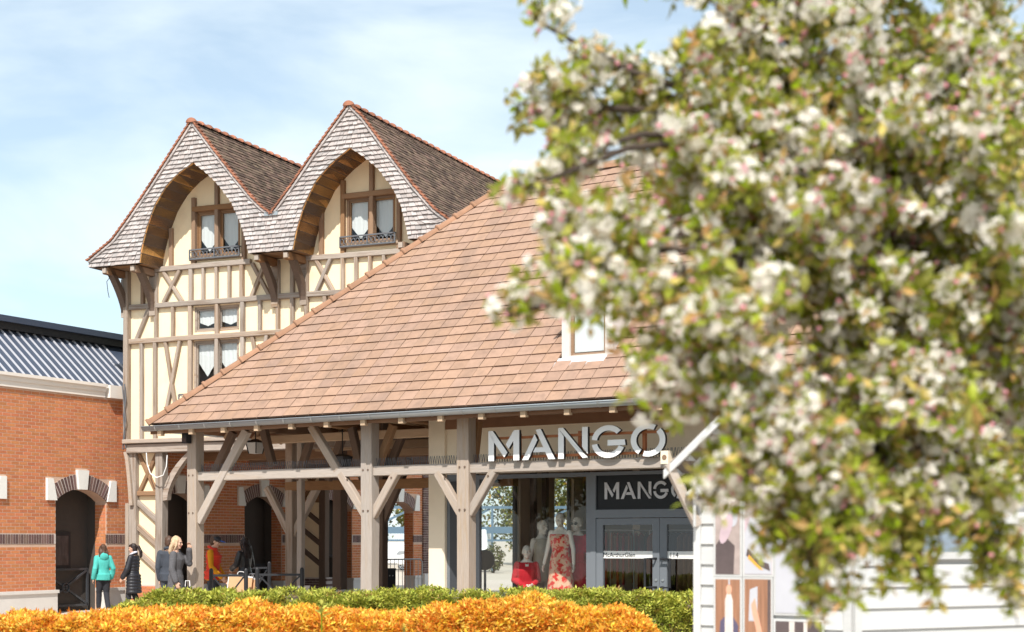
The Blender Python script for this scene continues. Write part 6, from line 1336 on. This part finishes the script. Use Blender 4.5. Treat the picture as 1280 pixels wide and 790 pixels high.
for (u0, v0, u1, v1, D) in ((1010, 690, 1018, 778, 5.8), (1040, 670, 1050, 765, 5.75), (1150, 690, 1162, 750, 6.0), (1118, 680, 1108, 742, 6.0), (1262, 690, 1272, 782, 5.9), (1225, 660, 1235, 715, 5.9)):
    s, e = pt(u0, v0, D), pt(u1, v1, D); shoots.append((s, s.lerp(e, .5)+Vector((.02, 0, 0)), e)); twig.tube([s, s.lerp(e, .5), e], [.006, .004, .002], 4)
wood.build('trunk', M['bark'], ct, smooth=True).location = -T0v; wood2.build('limbs', M['bark'], ct, smooth=True).location = -T0v; twig.build('twigs', M['bark'], ct, 'stuff').location = -T0v
# flower cluster templates
def flower(mb, c, nrm, r, rg_):
    nrm = nrm.normalized(); a = nrm.orthogonal().normalized(); b = nrm.cross(a); off = rg_.uniform(0, 6)
    for i in range(5):
        t = off+i*2*math.pi/5; d = a*math.cos(t)+b*math.sin(t); s = nrm.cross(d); cup = .25
        mb.add([c, c+d*r*.55+s*r*.36+nrm*r*cup, c+d*r+nrm*r*cup*.7, c+d*r*.55-s*r*.36+nrm*r*cup], [(0, 1, 2), (0, 2, 3)], 0)
clusters = []; sprays = []
for k_ in range(6):
    mb = MB(); rr = random.Random(40+k_); nf = rr.choice((4, 5, 6, 6))
    for i in range(nf):
        d = Vector((rr.gauss(0, 1), rr.gauss(0, 1), rr.gauss(.5, .8))).normalized(); mb.beam((0, 0, -.004), d*.03, .002, mi=2); flower(mb, d*rr.uniform(.022, .036), d+Vector((rr.uniform(-.3, .3),)*3), rr.uniform(.018, .023), rr)
    for i in range(rr.choice((0, 1, 1, 3))):
        d = Vector((rr.gauss(0, 1), rr.gauss(0, 1), rr.gauss(.3, 1))).normalized(); n = len(mb.f); mb.beam((0, 0, -.004), d*.033, .002, mi=2); mb.ball(d*.035, .008, 5, 3, mi=1)
    clusters.append(mb)
for k_ in range(5):
    mb = MB(); rr = random.Random(80+k_)
    for i in range(rr.choice((3, 4, 5))):
        d = Vector((rr.gauss(0, 1), rr.gauss(0, 1), rr.gauss(.35, .7))).normalized(); s = d.cross(Vector((rr.uniform(-1, 1), rr.uniform(-1, 1), 1))).normalized(); up = s.cross(d); L = rr.uniform(.038, .062); b = d*.008; mi = 1 if rr.random() < .16 else 0
        mb.add([b, b+d*L*.45+s*L*.25+up*L*.07, b+d*L-up*L*.12, b+d*L*.45-s*L*.25+up*L*.07, b+d*L*.5], [(0, 1, 4), (1, 2, 4), (2, 3, 4), (3, 0, 4)], mi)
    sprays.append(mb)
spots_f, spots_l = [], []
for s, m_, e in shoots:
    L = (m_-s).length+(e-m_).length; n = max(3, int(L/.034)); bloom = rt_.random()
    for i in range(n):
        t = .22+.78*(i+rt_.random())/n; p = s.lerp(m_, t*2) if t < .5 else m_.lerp(e, t*2-1); p = p+Vector((rt_.gauss(0, .022), rt_.gauss(0, .022), rt_.gauss(0, .022)))
        u, v = proj(p)
        (spots_f if rt_.random() < (.34+.5*bloom if v < 640 else .10) else spots_l).append(p)
        if rt_.random() < .55: spots_l.append(p+Vector((rt_.gauss(0, .03), rt_.gauss(0, .03), rt_.gauss(0, .03))))
print('clusters', len(spots_f), 'sprays', len(spots_l))
def spread(spots, tmpl, mats, nm_part, nm_stuff):
    inview = [i for i, p in enumerate(spots) if 0 < proj(p)[0] < 1275 and 5 < proj(p)[1] < 785]; near_ = set(sorted(inview, key=lambda i: spots[i].y)[:300])
    mes = [t.mesh(nm_part, mats) for t in tmpl]; big = MB(); rots = rand_rots(len(spots), None, (1.0, 1.5), rg); V, F, MI = [], [], []; off = 0
    arr = [(np.array(t.v), t.f, t.mi) for t in tmpl]
    for i, p in enumerate(spots):
        j = i % len(tmpl)
        if i in near_:
            o = link(nm_part, mes[j], ct); o.matrix_local = Matrix.Translation(p-T0v) @ Matrix(rots[i].tolist()).to_4x4(); continue
        v_, f_, m2 = arr[j]; V.append(v_ @ rots[i].T+np.array(p-T0v)); F += [tuple(x+off for x in f) for f in f_]; MI += m2; off += len(v_)
    me = bpy.data.meshes.new(nm_stuff); me.from_pydata(np.concatenate(V).tolist(), [], F)
    for m in mats: me.materials.append(m)
    me.polygons.foreach_set('material_index', MI); me.update(); link(nm_stuff, me, ct, kind='stuff')
spread(spots_f, clusters, [M['petal'], M['petal_pink'], M['leaf']], 'blossom_cluster', 'blossoms'); spread(spots_l, sprays, [M['leaf'], M['leaf_bronze']], 'leaf_spray', 'leaves')
